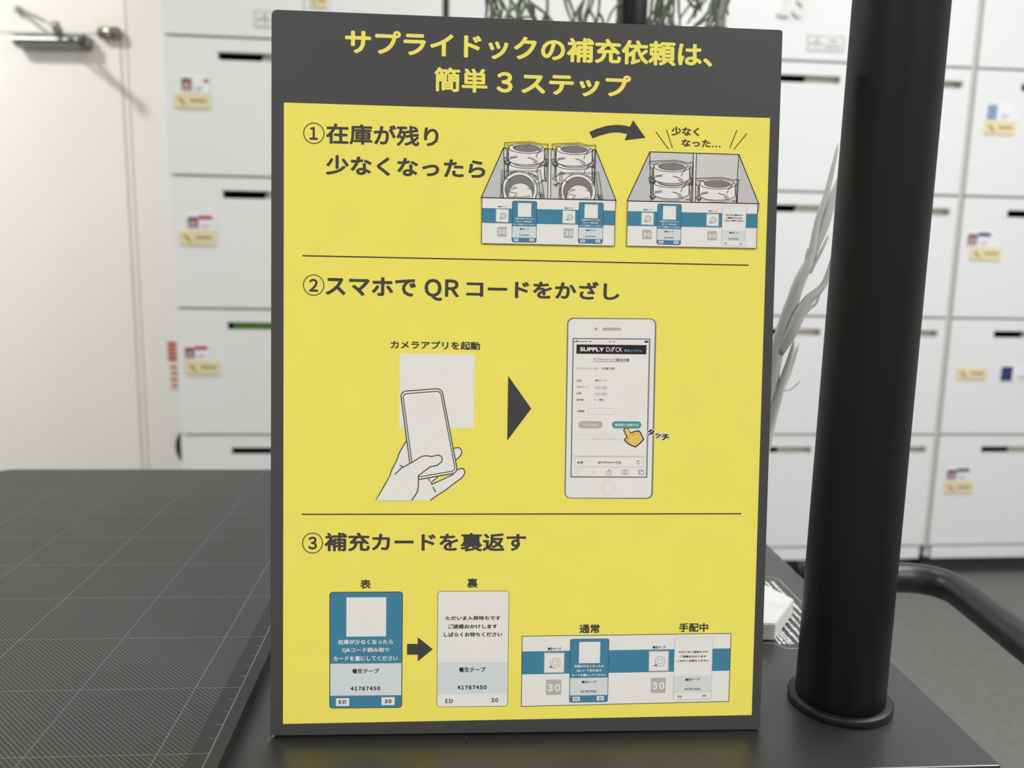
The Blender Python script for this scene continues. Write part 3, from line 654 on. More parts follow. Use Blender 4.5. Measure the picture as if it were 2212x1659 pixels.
mat('wall_paint', rgb(240, 238, 236), .8, .2, noise=.02, nscale=3)
mat('door_paint', rgb(240, 238, 232), .55, .3, noise=.02, nscale=2)
mat('ceiling_paint', rgb(240, 240, 238), .9, .1)
mat('groove', rgb(150, 146, 136), .7, .2)
mat('carpet', rgb(104, 106, 103), .95, .1, noise=.10, nscale=45, bump=.25, bscale=300)
mat('locker_white', rgb(226, 227, 227), .45, .35, noise=.01, nscale=3)
mat('locker_frame', rgb(206, 206, 200), .5, .3)
mat('filler_grey', rgb(190, 190, 184), .5, .3)
mat('filler_dark', rgb(128, 127, 121), .6, .2)
mat('interior_black', rgb(8, 8, 9), .9, .1)
mat('slot_beige', rgb(236, 228, 204), .6, .2)
mat('kick_grey', rgb(72, 72, 71), .6, .3)
mat('number_white', rgb(222, 222, 220), .5, .3)
mat('plate_silver', rgb(222, 222, 221), .4, .4)
mat('plate_print', rgb(165, 165, 163), .5, .3)
mat('green_folder', rgb(96, 150, 52), .5, .4)
mat('card_white', rgb(232, 232, 236), .25, .5)
mat('card_red', rgb(178, 38, 48), .3, .5)
mat('card_navy', rgb(38, 48, 100), .3, .5)
mat('card_blue', rgb(132, 152, 182), .3, .5)
mat('card_pink', rgb(214, 120, 140), .3, .5)
mat('hair_dark', rgb(48, 40, 42), .4, .4)
mat('skin_tone', rgb(208, 150, 130), .4, .4)
mat('photo_grey', rgb(150, 140, 150), .4, .4)
mat('tag_beige', rgb(226, 212, 166), .5, .3)
mat('tag_print', rgb(158, 150, 118), .5, .3)
mat('closer_silver', rgb(150, 152, 152), .38, .5, metal=.85)
mat('chrome', rgb(140, 136, 126), .25, .5, metal=.9)
mat('screw_white', rgb(240, 236, 220), .4, .5)
mat('dark_plastic', rgb(40, 42, 46), .4, .4)
mat('board_dark', rgb(67, 67, 67), .5, .35, noise=.05, nscale=900)
mat('board_edge', rgb(30, 30, 31), .7, .2)
mat('board_core', rgb(140, 138, 132), .8, .2)
mat('pole_black', rgb(13, 14, 15), .48, .27)
mat('rail_black', rgb(30, 30, 31), .4, .5)
mat('flange_black', rgb(18, 19, 20), .45, .35)
mat('branch_white', rgb(202, 200, 198), .5, .4, noise=.05, nscale=60)
mat('block_white', rgb(208, 207, 206), .5, .3)
mat('label_white', rgb(214, 214, 212), .4, .4)
mat('label_line', rgb(150, 152, 150), .4, .4)
mat('leaf_green', rgb(98, 110, 86), .5, .4, noise=.25, nscale=40)
mat('pot_white', rgb(220, 218, 212), .5, .4)
mat('soil', rgb(60, 46, 36), .95, .1)
mat('lamp_diffuser', rgb(250, 250, 245), .6, .2, emit=((1, .99, .96, 1), 3.0))
mat('lamp_frame', rgb(225, 225, 222), .5, .3)
mat('mat_line', rgb(108, 112, 113), .6, .3)
mat('sticker_red', rgb(186, 30, 34), .4, .4)
mat('sticker_cream', rgb(226, 212, 196), .4, .4)

# table top: satin black with very fine dust
m = mat('table_black', rgb(34, 34, 34), .36, 1.0)
nt = m.node_tree; b = nt.nodes['Principled BSDF']
tc = nt.nodes.new('ShaderNodeTexCoord')
vo = nt.nodes.new('ShaderNodeTexVoronoi'); vo.inputs['Scale'].default_value = 95
nt.links.new(tc.outputs['Object'], vo.inputs['Vector'])
lt = nt.nodes.new('ShaderNodeMath'); lt.operation = 'LESS_THAN'; lt.inputs[1].default_value = .035
nt.links.new(vo.outputs['Distance'], lt.inputs[0])
mx = nt.nodes.new('ShaderNodeMix'); mx.data_type = 'RGBA'
mx.inputs[6].default_value = rgb(34, 34, 34); mx.inputs[7].default_value = rgb(96, 96, 94)
nt.links.new(lt.outputs[0], mx.inputs[0]); nt.links.new(mx.outputs[2], b.inputs['Base Color'])

# cutting mat: embossed dots on a 1.15 mm diagonal pitch, plain towards the border
m = mat('mat_grey', rgb(70, 70, 69), .62, .22)
nt = m.node_tree; b = nt.nodes['Principled BSDF']
tc = nt.nodes.new('ShaderNodeTexCoord'); sx = nt.nodes.new('ShaderNodeSeparateXYZ')
nt.links.new(tc.outputs['Object'], sx.inputs[0])
def mnode(op, a, bb):
    n = nt.nodes.new('ShaderNodeMath'); n.operation = op
    for i, v in enumerate((a, bb)):
        if v is None: continue
        if isinstance(v, (int, float)): n.inputs[i].default_value = v
        else: nt.links.new(v, n.inputs[i])
    return n.outputs[0]
kf = 2*PI/.0023
s1 = mnode('SINE', mnode('MULTIPLY', sx.outputs[0], kf), None)
s2 = mnode('SINE', mnode('MULTIPLY', sx.outputs[1], kf), None)
d = mnode('MULTIPLY', s1, s2)
inside = mnode('LESS_THAN', sx.outputs[0], -.3255)
d = mnode('MULTIPLY', mnode('GREATER_THAN', d, .38), inside)
ns = nt.nodes.new('ShaderNodeTexNoise'); ns.inputs['Scale'].default_value = 9; ns.inputs['Detail'].default_value = 5
nt.links.new(tc.outputs['Object'], ns.inputs['Vector'])
mx = nt.nodes.new('ShaderNodeMix'); mx.data_type = 'RGBA'
mx.inputs[6].default_value = rgb(50, 50, 49); mx.inputs[7].default_value = rgb(96, 97, 96)
nt.links.new(d, mx.inputs[0])
mr = nt.nodes.new('ShaderNodeMapRange'); mr.inputs['To Min'].default_value = .86; mr.inputs['To Max'].default_value = 1.14
nt.links.new(ns.outputs['Fac'], mr.inputs['Value'])
vm = nt.nodes.new('ShaderNodeVectorMath'); vm.operation = 'SCALE'
nt.links.new(mx.outputs[2], vm.inputs[0]); nt.links.new(mr.outputs[0], vm.inputs['Scale'])
nt.links.new(vm.outputs[0], b.inputs['Base Color'])
bp = nt.nodes.new('ShaderNodeBump'); bp.inputs['Strength'].default_value = .35; bp.inputs['Distance'].default_value = .0003
nt.links.new(d, bp.inputs['Height']); nt.links.new(bp.outputs[0], b.inputs['Normal'])

def obj(name, bm, mats, parent=None, smooth=False):
    me = bpy.data.meshes.new(name)
    bmesh.ops.recalc_face_normals(bm, faces=bm.faces)
    bm.to_mesh(me); bm.free()
    for mm_ in (mats if isinstance(mats, (list, tuple)) else [mats]): me.materials.append(MATS[mm_])
    if smooth:
        for p in me.polygons: p.use_smooth = True
    o = bpy.data.objects.new(name, me); COL.objects.link(o)
    if parent is not None: o.parent = parent
    return o
def empty(name, loc=(0, 0, 0), rz=0):
    o = bpy.data.objects.new(name, None); COL.objects.link(o); o.location = loc; o.rotation_euler = (0, 0, rz)
    o.empty_display_size = .05
    return o
def tag(o, label=None, cat=None, group=None, kind=None):
    if label: o['label'] = label
    if cat: o['category'] = cat
    if group: o['group'] = group
    if kind: o['kind'] = kind
    return o
def box(bm, x0, x1, y0, y1, z0, z1, mi=0, bev=0):
    vs = [bm.verts.new((x, y, z)) for z in (z0, z1) for y in (y0, y1) for x in (x0, x1)]
    fs = [(0, 1, 3, 2), (4, 6, 7, 5), (0, 4, 5, 1), (2, 3, 7, 6), (0, 2, 6, 4), (1, 5, 7, 3)]
    faces = [bm.faces.new([vs[i] for i in f]) for f in fs]
    for f in faces: f.material_index = mi
    if bev:
        es = list({e for f in faces for e in f.edges})
        bmesh.ops.bevel(bm, geom=es, offset=bev, segments=2, affect='EDGES', profile=.5)
    return faces
def prism(bm, pts, axis, a0, a1, mi=0):
    # closed 2D outline extruded along one axis
    def mk(p, a):
        return {'x': (a, p[0], p[1]), 'y': (p[0], a, p[1]), 'z': (p[0], p[1], a)}[axis]
    A = [bm.verts.new(mk(p, a0)) for p in pts]; B = [bm.verts.new(mk(p, a1)) for p in pts]
    n = len(pts)
    fs = [bm.faces.new(A), bm.faces.new(B[::-1])] + [bm.faces.new((A[i], A[(i+1) % n], B[(i+1) % n], B[i])) for i in range(n)]
    for f in fs: f.material_index = mi
    return fs
def tube(bm, pts, radii, seg=10, mi=0, cap=True):
    pts = [Vector(p) for p in pts]
    if isinstance(radii, (int, float)): radii = [radii]*len(pts)
    t0 = (pts[1]-pts[0]).normalized()
    nrm = t0.orthogonal().normalized(); rings = []
    for i, p in enumerate(pts):
        t = (pts[min(i+1, len(pts)-1)]-pts[max(i-1, 0)]).normalized()
        nrm = (nrm - t*nrm.dot(t)).normalized(); bn = t.cross(nrm)
        rings.append([bm.verts.new(p + (nrm*math.cos(2*PI*k/seg)+bn*math.sin(2*PI*k/seg))*radii[i]) for k in range(seg)])
    for a, b_ in zip(rings, rings[1:]):
        for k in range(seg):
            f = bm.faces.new((a[k], a[(k+1) % seg], b_[(k+1) % seg], b_[k])); f.material_index = mi; f.smooth = True
    if cap:
        for r_ in (rings[0], rings[-1]):
            f = bm.faces.new(r_); f.material_index = mi
def lathe(bm, prof, c=(0, 0), seg=48, mi=0):
    rings = []
    for r_, z in prof:
        rings.append([bm.verts.new((c[0]+r_*math.cos(2*PI*k/seg), c[1]+r_*math.sin(2*PI*k/seg), z)) for k in range(seg)])
    for a, b_ in zip(rings, rings[1:]):
        for k in range(seg):
            f = bm.faces.new((a[k], a[(k+1) % seg], b_[(k+1) % seg], b_[k])); f.material_index = mi; f.smooth = True
    bm.faces.new(rings[0]); bm.faces.new(rings[-1])
def sub(pts, n=4):
    # Catmull-Rom through the points
    P_ = [Vector(p) for p in pts]; out = []
    for i in range(len(P_)-1):
        a = P_[max(i-1, 0)]; b_ = P_[i]; c_ = P_[i+1]; d_ = P_[min(i+2, len(P_)-1)]
        for k in range(n):
            t = k/n
            out.append(.5*((2*b_)+(c_-a)*t+(2*a-5*b_+4*c_-d_)*t*t+(3*b_-a-3*c_+d_)*t**3))
    out.append(P_[-1]); return out

# ---------------------------------------------------------------- text
WIDE = {'1', '2', '3', '30', 'QR', 'ED', '41767450', '4176-7450', '10:19', '23'}
def text_mesh(s, bold=0., res=3, extrude=0.):
    cu = bpy.data.curves.new('t', 'FONT')
    if s in WIDE:                              # sans-serif digits and capitals of the full-width set, set closely
        s = ''.join(chr(ord(c)+0xFEE0) if '!' <= c <= '~' else c for c in s); cu.space_character = .62
    cu.body = s; cu.size = 1; cu.offset = bold; cu.resolution_u = res; cu.extrude = extrude
    o = bpy.data.objects.new('t', cu); COL.objects.link(o)
    dg = bpy.context.evaluated_depsgraph_get()
    me = bpy.data.meshes.new_from_object(o.evaluated_get(dg))
    bpy.data.objects.remove(o); bpy.data.curves.remove(cu)
    vs = [tuple(v.co) for v in me.vertices]; fs = [tuple(p.vertices) for p in me.polygons]
    bpy.data.meshes.remove(me)
    xs = [v[0] for v in vs]; ys = [v[1] for v in vs]
    return vs, fs, (min(xs), min(ys), max(xs), max(ys))
TCACHE = {}
def text_fit(s, bold):
    if s not in TCACHE: TCACHE[s] = text_mesh(s, 0, 3 if len(s) < 16 else 2)
    return TCACHE[s]

# ---------------------------------------------------------------- room shell
def struct(name, bm, mats): return tag(obj(name, bm, mats), kind='structure')
bm = bmesh.new(); box(bm, -3.6, 3.8, -3.2, 3.7, -.1, 0); struct('floor', bm, 'carpet')
bm = bmesh.new(); box(bm, -3.6, 3.8, -3.2, 3.7, CEIL, CEIL+.1); struct('ceiling', bm, 'ceiling_paint')
bm = bmesh.new(); box(bm, -3.6, 3.8, -3.3, -3.2, 0, CEIL); struct('wall_front', bm, 'wall_paint')
bm = bmesh.new(); box(bm, 3.8, 3.9, -3.3, 3.7, 0, CEIL); struct('wall_right', bm, 'wall_paint')
bm = bmesh.new(); box(bm, -3.7, -3.6, -3.3, 3.7, 0, CEIL); struct('wall_left', bm, 'wall_paint')
# wall behind the lockers, parallel to them
LY = .0915
o = struct('wall_back', (lambda q: (box(q, -1.02, 3.9, .46, .56, 0, CEIL), q)[1])(bmesh.new()), 'wall_paint')
o.location = (0, 2.4, 0); o.rotation_euler = (0, 0, LY)
# wall with the door (left of the lockers), its own slight angle
WY = -.01
wall = empty('wall_door_side')
bpy.data.objects.remove(wall)
bm = bmesh.new()
box(bm, -2.5, -1.006, 0, .1, 0, CEIL)                 # unseen run further left of the leaf
box(bm, -.034, .35, 0, .1, 0, CEIL)                   # strip right of the frame
box(bm, -1.006, -.034, .012, .1, 0, CEIL)             # backing behind leaf and transom
wd = struct('wall_rear', bm, 'wall_paint'); wd.location = (-1.2, 2.78, 0); wd.rotation_euler = (0, 0, WY)
bm = bmesh.new(); box(bm, -.0525, -.0365, -.002, .012, 0, CEIL); box(bm, -1.006, -.99, -.002, .012, 0, CEIL)
fr = struct('trim_1', bm, 'door_paint'); fr.location = wd.location; fr.rotation_euler = wd.rotation_euler
bm = bmesh.new(); box(bm, -.0365, -.034, .004, .012, 0, CEIL); box(bm, -.0575, -.0525, .005, .012, 0, CEIL)
fr = struct('trim_2', bm, 'groove'); fr.location = wd.location; fr.rotation_euler = wd.rotation_euler
bm = bmesh.new(); box(bm, -.99, -.0525, -.001, .0115, CZ+.6415, CEIL)
fr = struct('trim_3', bm, 'door_paint'); fr.location = wd.location; fr.rotation_euler = wd.rotation_euler
dr = tag(empty('door_1', (-1.2, 2.78, 0), WY), kind='structure')
bm = bmesh.new(); box(bm, -.985, -.0575, -.001, .0115, .006, CZ+.638, bev=.0008); obj('door_leaf', bm, 'door_paint', dr)
# closer: body with sloping underside, end cap, pinion, two-piece arm, shoe on the transom
cl = bmesh.new()
prism(cl, [(-.001, CZ+.634), (-.034, CZ+.634), (-.054, CZ+.614), (-.056, CZ+.609), (-.050, CZ+.600), (-.036, CZ+.590), (-.001, CZ+.588)], 'x', -.368, -.165)
closer = obj('door_closer', cl, 'closer_silver', dr)
bm = bmesh.new(); prism(bm, [(-.001, CZ+.630), (-.040, CZ+.630), (-.052, CZ+.620), (-.052, CZ+.604), (-.038, CZ+.590), (-.001, CZ+.588)], 'x', -.1648, -.150)
box(bm, -.149, -.143, -.045, -.001, CZ+.594, CZ+.626)
o = obj('end_cap', bm, 'chrome', closer)
bm = bmesh.new(); tube(bm, [(-.235, -.030, CZ+.630), (-.235, -.030, CZ+.650)], .013, 16)
tube(bm, [(-.235, -.030, CZ+.648), (-.205, -.085, CZ+.640), (-.172, -.160, CZ+.622)], [.010, .008, .008], 10)
tube(bm, [(-.166, -.172, CZ+.608), (-.166, -.172, CZ+.632)], .011, 14)
obj('arm_joint', bm, 'closer_silver', closer)
bm = bmesh.new(); tube(bm, [(-.170, -.170, CZ+.624), (-.25, -.105, CZ+.658), (-.362, -.016, CZ+.706)], [.0050, .0050, .0055], 10)
obj('arm_rod', bm, 'closer_silver', closer)
bm = bmesh.new(); box(bm, -.374, -.360, -.018, -.001, CZ+.697, CZ+.717, bev=.001); obj('arm_shoe', bm, 'closer_silver', closer)
# top pivot at the leaf's corner
bm = bmesh.new(); tube(bm, [(-.116, -.016, CZ+.640), (-.110, -.016, CZ+.640), (-.055, -.016, CZ+.640), (-.047, -.016, CZ+.640)], [.012, .0185, .0185, .013], 24)
pv = obj('pivot_hinge', bm, 'chrome', dr)
bm = bmesh.new()
for z in (CZ+.652, CZ+.633): tube(bm, [(-.0775, -.036, z), (-.0775, -.030, z)], .0035, 12)
obj('screw', bm, 'screw_white', pv)
# things on the wall strip beside the lockers
def on_wall(o): o.location = (-1.2, 2.78, CZ); o.rotation_euler = (0, 0, WY); return o
st = on_wall(empty('wall_sticker'))
bm = bmesh.new(); box(bm, .050, .096, -.0012, 0, -.395, -.330); obj('sticker_sheet', bm, 'sticker_red', st)
bm = bmesh.new()
for j in range(4): box(bm, .054, .090, -.0016, -.0012, -.345-.013*j, -.341-.013*j)
obj('lettering_bars', bm, 'sticker_cream', st)
tag(st, 'red printed sticker on wall at the left edge of the lockers', 'sticker')
st = on_wall(empty('wall_sticker'))
bm = bmesh.new(); box(bm, .053, .098, -.0012, 0, -.497, -.403); obj('sticker_sheet', bm, 'sticker_cream', st)
bm = bmesh.new()
for j in range(4): box(bm, .056+.004*(j % 2), .078+.006*(j % 3), -.0016, -.0012, -.418-.021*j, -.411-.021*j)
obj('lettering_bars', bm, 'sticker_red', st)
tag(st, 'cream sticker with red lettering below the red sticker on the wall', 'sticker')
bm = bmesh.new(); tube(bm, [(.108, 0, -.688), (.108, -.006, -.688), (.108, -.012, -.688)], [.047, .046, .038], 32)
for v in bm.verts: v.co.z = -.688+(v.co.z+.688)*1.35
tag(on_wall(obj('wall_hook_plate', bm, 'dark_plastic')), 'dark oval fitting on the wall, mostly hidden by the locker edge', 'wall fitting')

# ceiling light panels and their lamps' housings
for i, (x, y, sx, sy, p, c) in enumerate(LIGHTS):
    cl_ = empty('ceiling_light', (x, y, CEIL))
    bm = bmesh.new()
    for a in ((-sx/2-.03, -sx/2, -sy/2-.03, sy/2+.03), (sx/2, sx/2+.03, -sy/2-.03, sy/2+.03), (-sx/2, sx/2, -sy/2-.03, -sy/2), (-sx/2, sx/2, sy/2, sy/2+.03)):
        box(bm, a[0], a[1], a[2], a[3], -.03, 0)
    obj('frame', bm, 'lamp_frame', cl_)
    bm = bmesh.new(); box(bm, -sx/2, sx/2, -sy/2, sy/2, -.02, 0); obj('diffuser', bm, 'lamp_diffuser', cl_)
    tag(cl_, ['rectangular ceiling light behind the viewer on the left', 'rectangular ceiling light behind the viewer on the right', 'rectangular ceiling light above the right lockers', 'rectangular ceiling light above the middle lockers'][i], 'ceiling light', 'rectangular ceiling lights')
dl = empty('ceiling_light', (-2.25, 1.72, CEIL))
bm = bmesh.new(); lathe(bm, [(.09, -.012), (.11, -.010), (.11, 0), (.0, 0)], seg=32); obj('trim_ring', bm, 'lamp_frame', dl)
tag(dl, 'small round downlight in the ceiling near the door', 'ceiling light')

# ---------------------------------------------------------------- lockers
LINES = [.893, .535, .177, -.181, -.539, -.895]
UW, DW = .731, .3655
def locker_part(o): return o
lock_root_loc = (0, 2.4, CZ)
door_mesh = {}
def door_bm(h):
    bm = bmesh.new()
    x0, x1 = .0012, DW-.0012; sx0, sx1 = .139, .343
    zt = h; zs1 = h-.0335+.0; zs0 = zs1-.021
    # 3x3 grid of cells with the middle one left open (the slot)
    X = [x0, sx0, sx1, x1]; Z = [0, zs0, zs1, zt]; V = {}
    for d_ in (0, .018):
        for i, x in enumerate(X):
            for j, z in enumerate(Z): V[(i, j, d_)] = bm.verts.new((x, d_, z))
    for d_ in (0, .018):
        for i in range(3):
            for j in range(3):
                if (i, j) != (1, 1): bm.faces.new((V[(i, j, d_)], V[(i+1, j, d_)], V[(i+1, j+1, d_)], V[(i, j+1, d_)]))
    def side(a, b_): bm.faces.new((V[a+(0,)], V[b_+(0,)], V[b_+(.018,)], V[a+(.018,)]))
    for i in range(3):
        side((i, 0), (i+1, 0)); side((i, 3), (i+1, 3)); side((0, i), (0, i+1)); side((3, i), (3, i+1))
    side((1, 1), (2, 1)); side((1, 2), (2, 2)); side((1, 1), (1, 2)); side((2, 1), (2, 2))
    return bm
units = [(-.938, 'white locker bank at the left end beside the door', 22), (-.190, 'white locker bank in the middle, mostly hidden behind the sign board', 0),
         (.573, 'white locker bank behind the black pole, with the number 23 on its top row', 23), (1.321, 'white locker bank at the right end of the row', 24)]
NUM = {2: '23'}                              # the only bank number in view
dm = {}
for ui, (u, lab, num) in enumerate(units):
    g = empty('locker_bank', (0, 2.4, CZ), LY)
    g.location = (0+u*math.cos(LY), 2.4+u*math.sin(LY), CZ)
    tag(g, lab, 'lockers', 'white office locker banks')
    bm = bmesh.new()
    box(bm, 0, UW, .021, .40, -.936, .930)                       # carcass volume, opened below
    bmesh.ops.delete(bm, geom=list(bm.faces), context='FACES')
    box(bm, 0, .012, .0185, .42, -.936, .930); box(bm, UW-.012, UW, .0185, .42, -.936, .930)
    box(bm, .012, UW-.012, .405, .42, -.936, .930)
    box(bm, .012, UW-.012, .001, .40, -.936, -.899); box(bm, 0, UW, .0, .42, .897, .930)
    obj('carcass', bm, 'locker_white', g)
    bm = bmesh.new()
    for z in LINES[1:5]: box(bm, .0125, UW-.0125, .0188, .404, z-.009, z+.009)
    box(bm, .0125, UW-.0125, .0188, .05, -.8985, -.886); box(bm, DW-.009, DW+.009, .0188, .404, -.886, .890)
    obj('inner_frame', bm, 'locker_frame', g)
    bm = bmesh.new(); box(bm, .013, UW-.013, .38, .404, -.898, .896)
    for a in (.0125, DW-.0105, DW+.0095, UW-.0140): box(bm, a, a+.001, .03, .38, -.898, .896)
    for z in LINES[1:5]:
        box(bm, .0135, UW-.0145, .03, .38, z+.0092, z+.0102); box(bm, .0135, UW-.0145, .03, .38, z-.0102, z-.0092)
    obj('dark_lining', bm, 'interior_black', g)
    bm = bmesh.new(); box(bm, .01, UW-.01, .045, .41, -CZ, -.9365); obj('kick_board', bm, 'kick_grey', g)
    for r_ in range(5):
        zt = LINES[r_]-.0036; zb = LINES[r_+1]+.0036; h = zt-zb
        if r_ == 4: zb = -.8915; h = zt-zb
        key = round(h, 4)
        for c_ in range(2):
            if key not in dm:
                dm[key] = obj('locker_door', door_bm(h), 'locker_white', g); d_ = dm[key]
            else:
                d_ = dm[key].copy(); COL.objects.link(d_); d_.parent = g
            d_.location = (c_*DW, 0, zb)
            if 'plate' not in dm:
                bm = bmesh.new(); n = 10; R_ = .03; x0 = .247; x1 = .3535; z0 = -.09; z1 = .020
                pts = [(x1, z0), (x1, z1)] + [(x0+R_-R_*math.sin(PI/2*k/n), z1-R_+R_*math.cos(PI/2*k/n)) for k in range(n+1)] + [(x0, z0)]
                prism(bm, pts, 'y', .028, .030)
                dm['plate'] = obj('slot_plate', bm, 'slot_beige', d_); p_ = dm['plate']
            else:
                p_ = dm['plate'].copy(); COL.objects.link(p_); p_.parent = d_
            p_.location = (0, 0, h-.044)
            if r_ == 0:
                if c_ == 0 and ui in NUM:
                    vs, fs, bb = text_mesh(NUM[ui], .03, 3, .03)
                    bm = bmesh.new(); s = .088/(bb[3]-bb[1]); sx_n = .0764/(bb[2]-bb[0])
                    V = [bm.verts.new((DW/2+(v[0]-(bb[0]+bb[2])/2)*sx_n, -.0045 - v[2]*.14, .6485-zb+(v[1]-bb[1])*s)) for v in vs]
                    for f in fs:
                        try: bm.faces.new([V[i] for i in f])
                        except ValueError: pass
                    obj('raised_number', bm, 'number_white', d_)
                if c_ == 0 and ui in (0, 2):
                    bm = bmesh.new(); q0 = (.237, .345, .5625-zb, .6045-zb)
                    box(bm, q0[0], q0[1], -.0012, 0, q0[2], q0[3])
                    sp = obj('sign_plate', bm, 'plate_print', d_)
                    bm = bmesh.new(); box(bm, q0[0]+.003, q0[1]-.003, -.0016, -.0012, q0[2]+.003, q0[3]-.003)
                    obj('plate_face', bm, 'plate_silver', sp)
                    bm = bmesh.new(); cx_ = q0[0]+.028; zz = q0[2]
                    prism(bm, [(cx_-.002, zz+.008), (cx_+.002, zz+.008), (cx_+.003, zz+.035), (cx_-.003, zz+.035)], 'y', -.002, -.0016)
                    prism(bm, [(cx_-.020, zz+.013), (cx_-.003, zz+.021), (cx_-.003, zz+.026), (cx_-.020, zz+.021)], 'y', -.002, -.0016)
                    prism(bm, [(cx_+.020, zz+.013), (cx_+.003, zz+.021), (cx_+.003, zz+.026), (cx_+.018, zz+.019)], 'y', -.002, -.0016)
                    box(bm, cx_+.026, cx_+.070, -.002, -.0016, zz+.010, zz+.016); box(bm, cx_+.038, cx_+.058, -.002, -.0016, zz+.024, zz+.031)
                    obj('plate_marks', bm, 'plate_print', sp)
# filler strips between banks
for a, b_, nm, lb in ((.541+.011, .572, 'b', 'grey filler strip right of the middle locker bank'), (1.305, 1.320, 'c', 'grey filler strip left of the right end lockers')):
    bm = bmesh.new(); box(bm, a, b_, .005, .05, -.895, .93)
    o = obj('filler_strip', bm, 'filler_dark' if nm == 'b' else 'filler_grey'); o.location = (0, 2.4, CZ); o.rotation_euler = (0, 0, LY)
    o.name = 'trim_4' if nm == 'b' else 'trim_5'
    tag(o, kind='structure')
# green folder in the left bank
bm = bmesh.new(); box(bm, -.938+.150, -.938+.356, .024, .060, -.50, -.205, bev=.001)
o = obj('green_folder', bm, 'green_folder'); o.location = (0, 2.4, CZ); o.rotation_euler = (0, 0, LY)
tag(o, 'green folder seen through the slot of a left locker door', 'folder')

# ---------------------------------------------------------------- badges and name tags on the doors
def on_lock(name, lab, cat, grp):
    e = empty(name, (0, 2.4, CZ), LY); return tag(e, lab, cat, grp)
def idcard(u0, u1, z0, z1, style, lab):
    e = on_lock('id_card', lab, 'card', 'ID cards on the locker doors')
    W_ = u1-u0; H_ = z1-z0
    bm = bmesh.new(); box(bm, u0, u1, -.0016, -.0002, z0, z1, bev=.0004); obj('card_sheet', bm, 'card_white', e)
    def bar(a, b_, c_, d_, m_, nm): 
        q = bmesh.new(); box(q, u0+a*W_, u0+b_*W_, -.0021, -.0016, z0+c_*H_, z0+d_*H_); obj(nm, q, m_, e)
    if 'photo' in style:
        bar(.05, .42, .12, .86, 'photo_grey', 'portrait')
        q = bmesh.new(); prism(q, [(u0+W_*(.235+.14*math.cos(t)), z0+H_*(.60+.22*math.sin(t))) for t in [2*PI*k/14 for k in range(14)]], 'y', -.0024, -.0021); obj('portrait_hair', q, 'hair_dark', e)
        q = bmesh.new(); prism(q, [(u0+W_*(.235+.09*math.cos(t)), z0+H_*(.48+.19*math.sin(t))) for t in [2*PI*k/14 for k in range(14)]], 'y', -.0027, -.0024); obj('portrait_face', q, 'skin_tone', e)
    for c_ in ('red', 'navy', 'blue', 'pink'):
        if c_+'_top' in style:
            q = bmesh.new(); prism(q, [(u0+.42*W_, z0+.70*H_), (u0+.92*W_, z0+.70*H_), (u0+.86*W_, z0+.95*H_), (u0+.42*W_, z0+.95*H_)], 'y', -.0021, -.0016); obj('colour_strip', q, 'card_'+c_, e)
        if c_+'_left' in style: bar(.02, .36, .05, .95, 'card_'+c_, 'colour_strip')
        if c_+'_dot' in style: bar(.82, .98, .62, .82, 'card_'+c_, 'colour_mark')
    bar(.52, .82, .30, .36, 'plate_print', 'printed_line'); bar(.52, .74, .18, .24, 'plate_print', 'printed_line')
def nametag(u0, u1, z0, z1, lab):
    e = on_lock('name_tag', lab, 'tag', 'beige name tags on the locker doors')
    W_ = u1-u0; H_ = z1-z0
    bm = bmesh.new(); box(bm, u0, u1, -.0030, -.0002, z0, z1, bev=.0005); obj('tag_sheet', bm, 'tag_beige', e)
    bm = bmesh.new(); box(bm, u0+.46*W_, u0+.90*W_, -.0034, -.0030, z0+.42*H_, z0+.62*H_); obj('printed_name', bm, 'tag_print', e)
    bm = bmesh.new(); prism(bm, [(u0+.10*W_, z0+.66*H_), (u0+.20*W_, z0+.70*H_), (u0+.36*W_, z0+.18*H_), (u0+.24*W_, z0+.22*H_), (u0+.18*W_, z0+.42*H_)], 'y', -.0034, -.0030); obj('printed_mark', bm, 'tag_print', e)
idcard(-.899, -.824, .390, .434, 'photo red_dot', 'photo ID card with a bright reflection on the top left locker door')
nametag(-.915, -.823, .351, .3885, 'beige name tag on the top left locker door')
idcard(-.897, -.819, .031, .0735, 'photo red_top', 'red-striped photo ID card on the second left locker door')
nametag(-.9157, -.8228, -.008, .0305, 'beige name tag under the ID card of the second left locker door')
idcard(-.919, -.8455, -.326, -.283, 'photo red_top', 'red-striped photo ID card below the green folder slot')
nametag(-.9146, -.8229, -.365, -.3265, 'beige name tag on the left locker door holding the green folder')
idcard(1.3615, 1.4476, .392, .4386, 'blue_left', 'pale blue and white card on the top right locker door')
nametag(1.3585, 1.4527, .3536, .3915, 'beige name tag under the pale blue card at top right')
idcard(1.3387, 1.4234, .0305, .0751, 'photo navy_top', 'photo ID card with navy stripe on the second right locker door')
nametag(1.3541, 1.4529, -.008, .030, 'beige name tag on the second right locker door')
nametag(1.3531, 1.4479, -.367, -.3307, 'beige name tag alone on the third right locker door')
idcard(1.4936, 1.602, -.373, -.324, 'navy_left pink_dot', 'white card with navy block at the right edge of the photo')
idcard(1.3512, 1.4377, -.6861, -.6428, 'photo navy_top', 'photo ID card with navy stripe on the lowest right locker door')
nametag(1.3513, 1.4451, -.7249, -.687, 'beige name tag on the lowest right locker door')
nametag(-.556, -.512, .618, .650, 'small beige tag on the top row above the sign board')

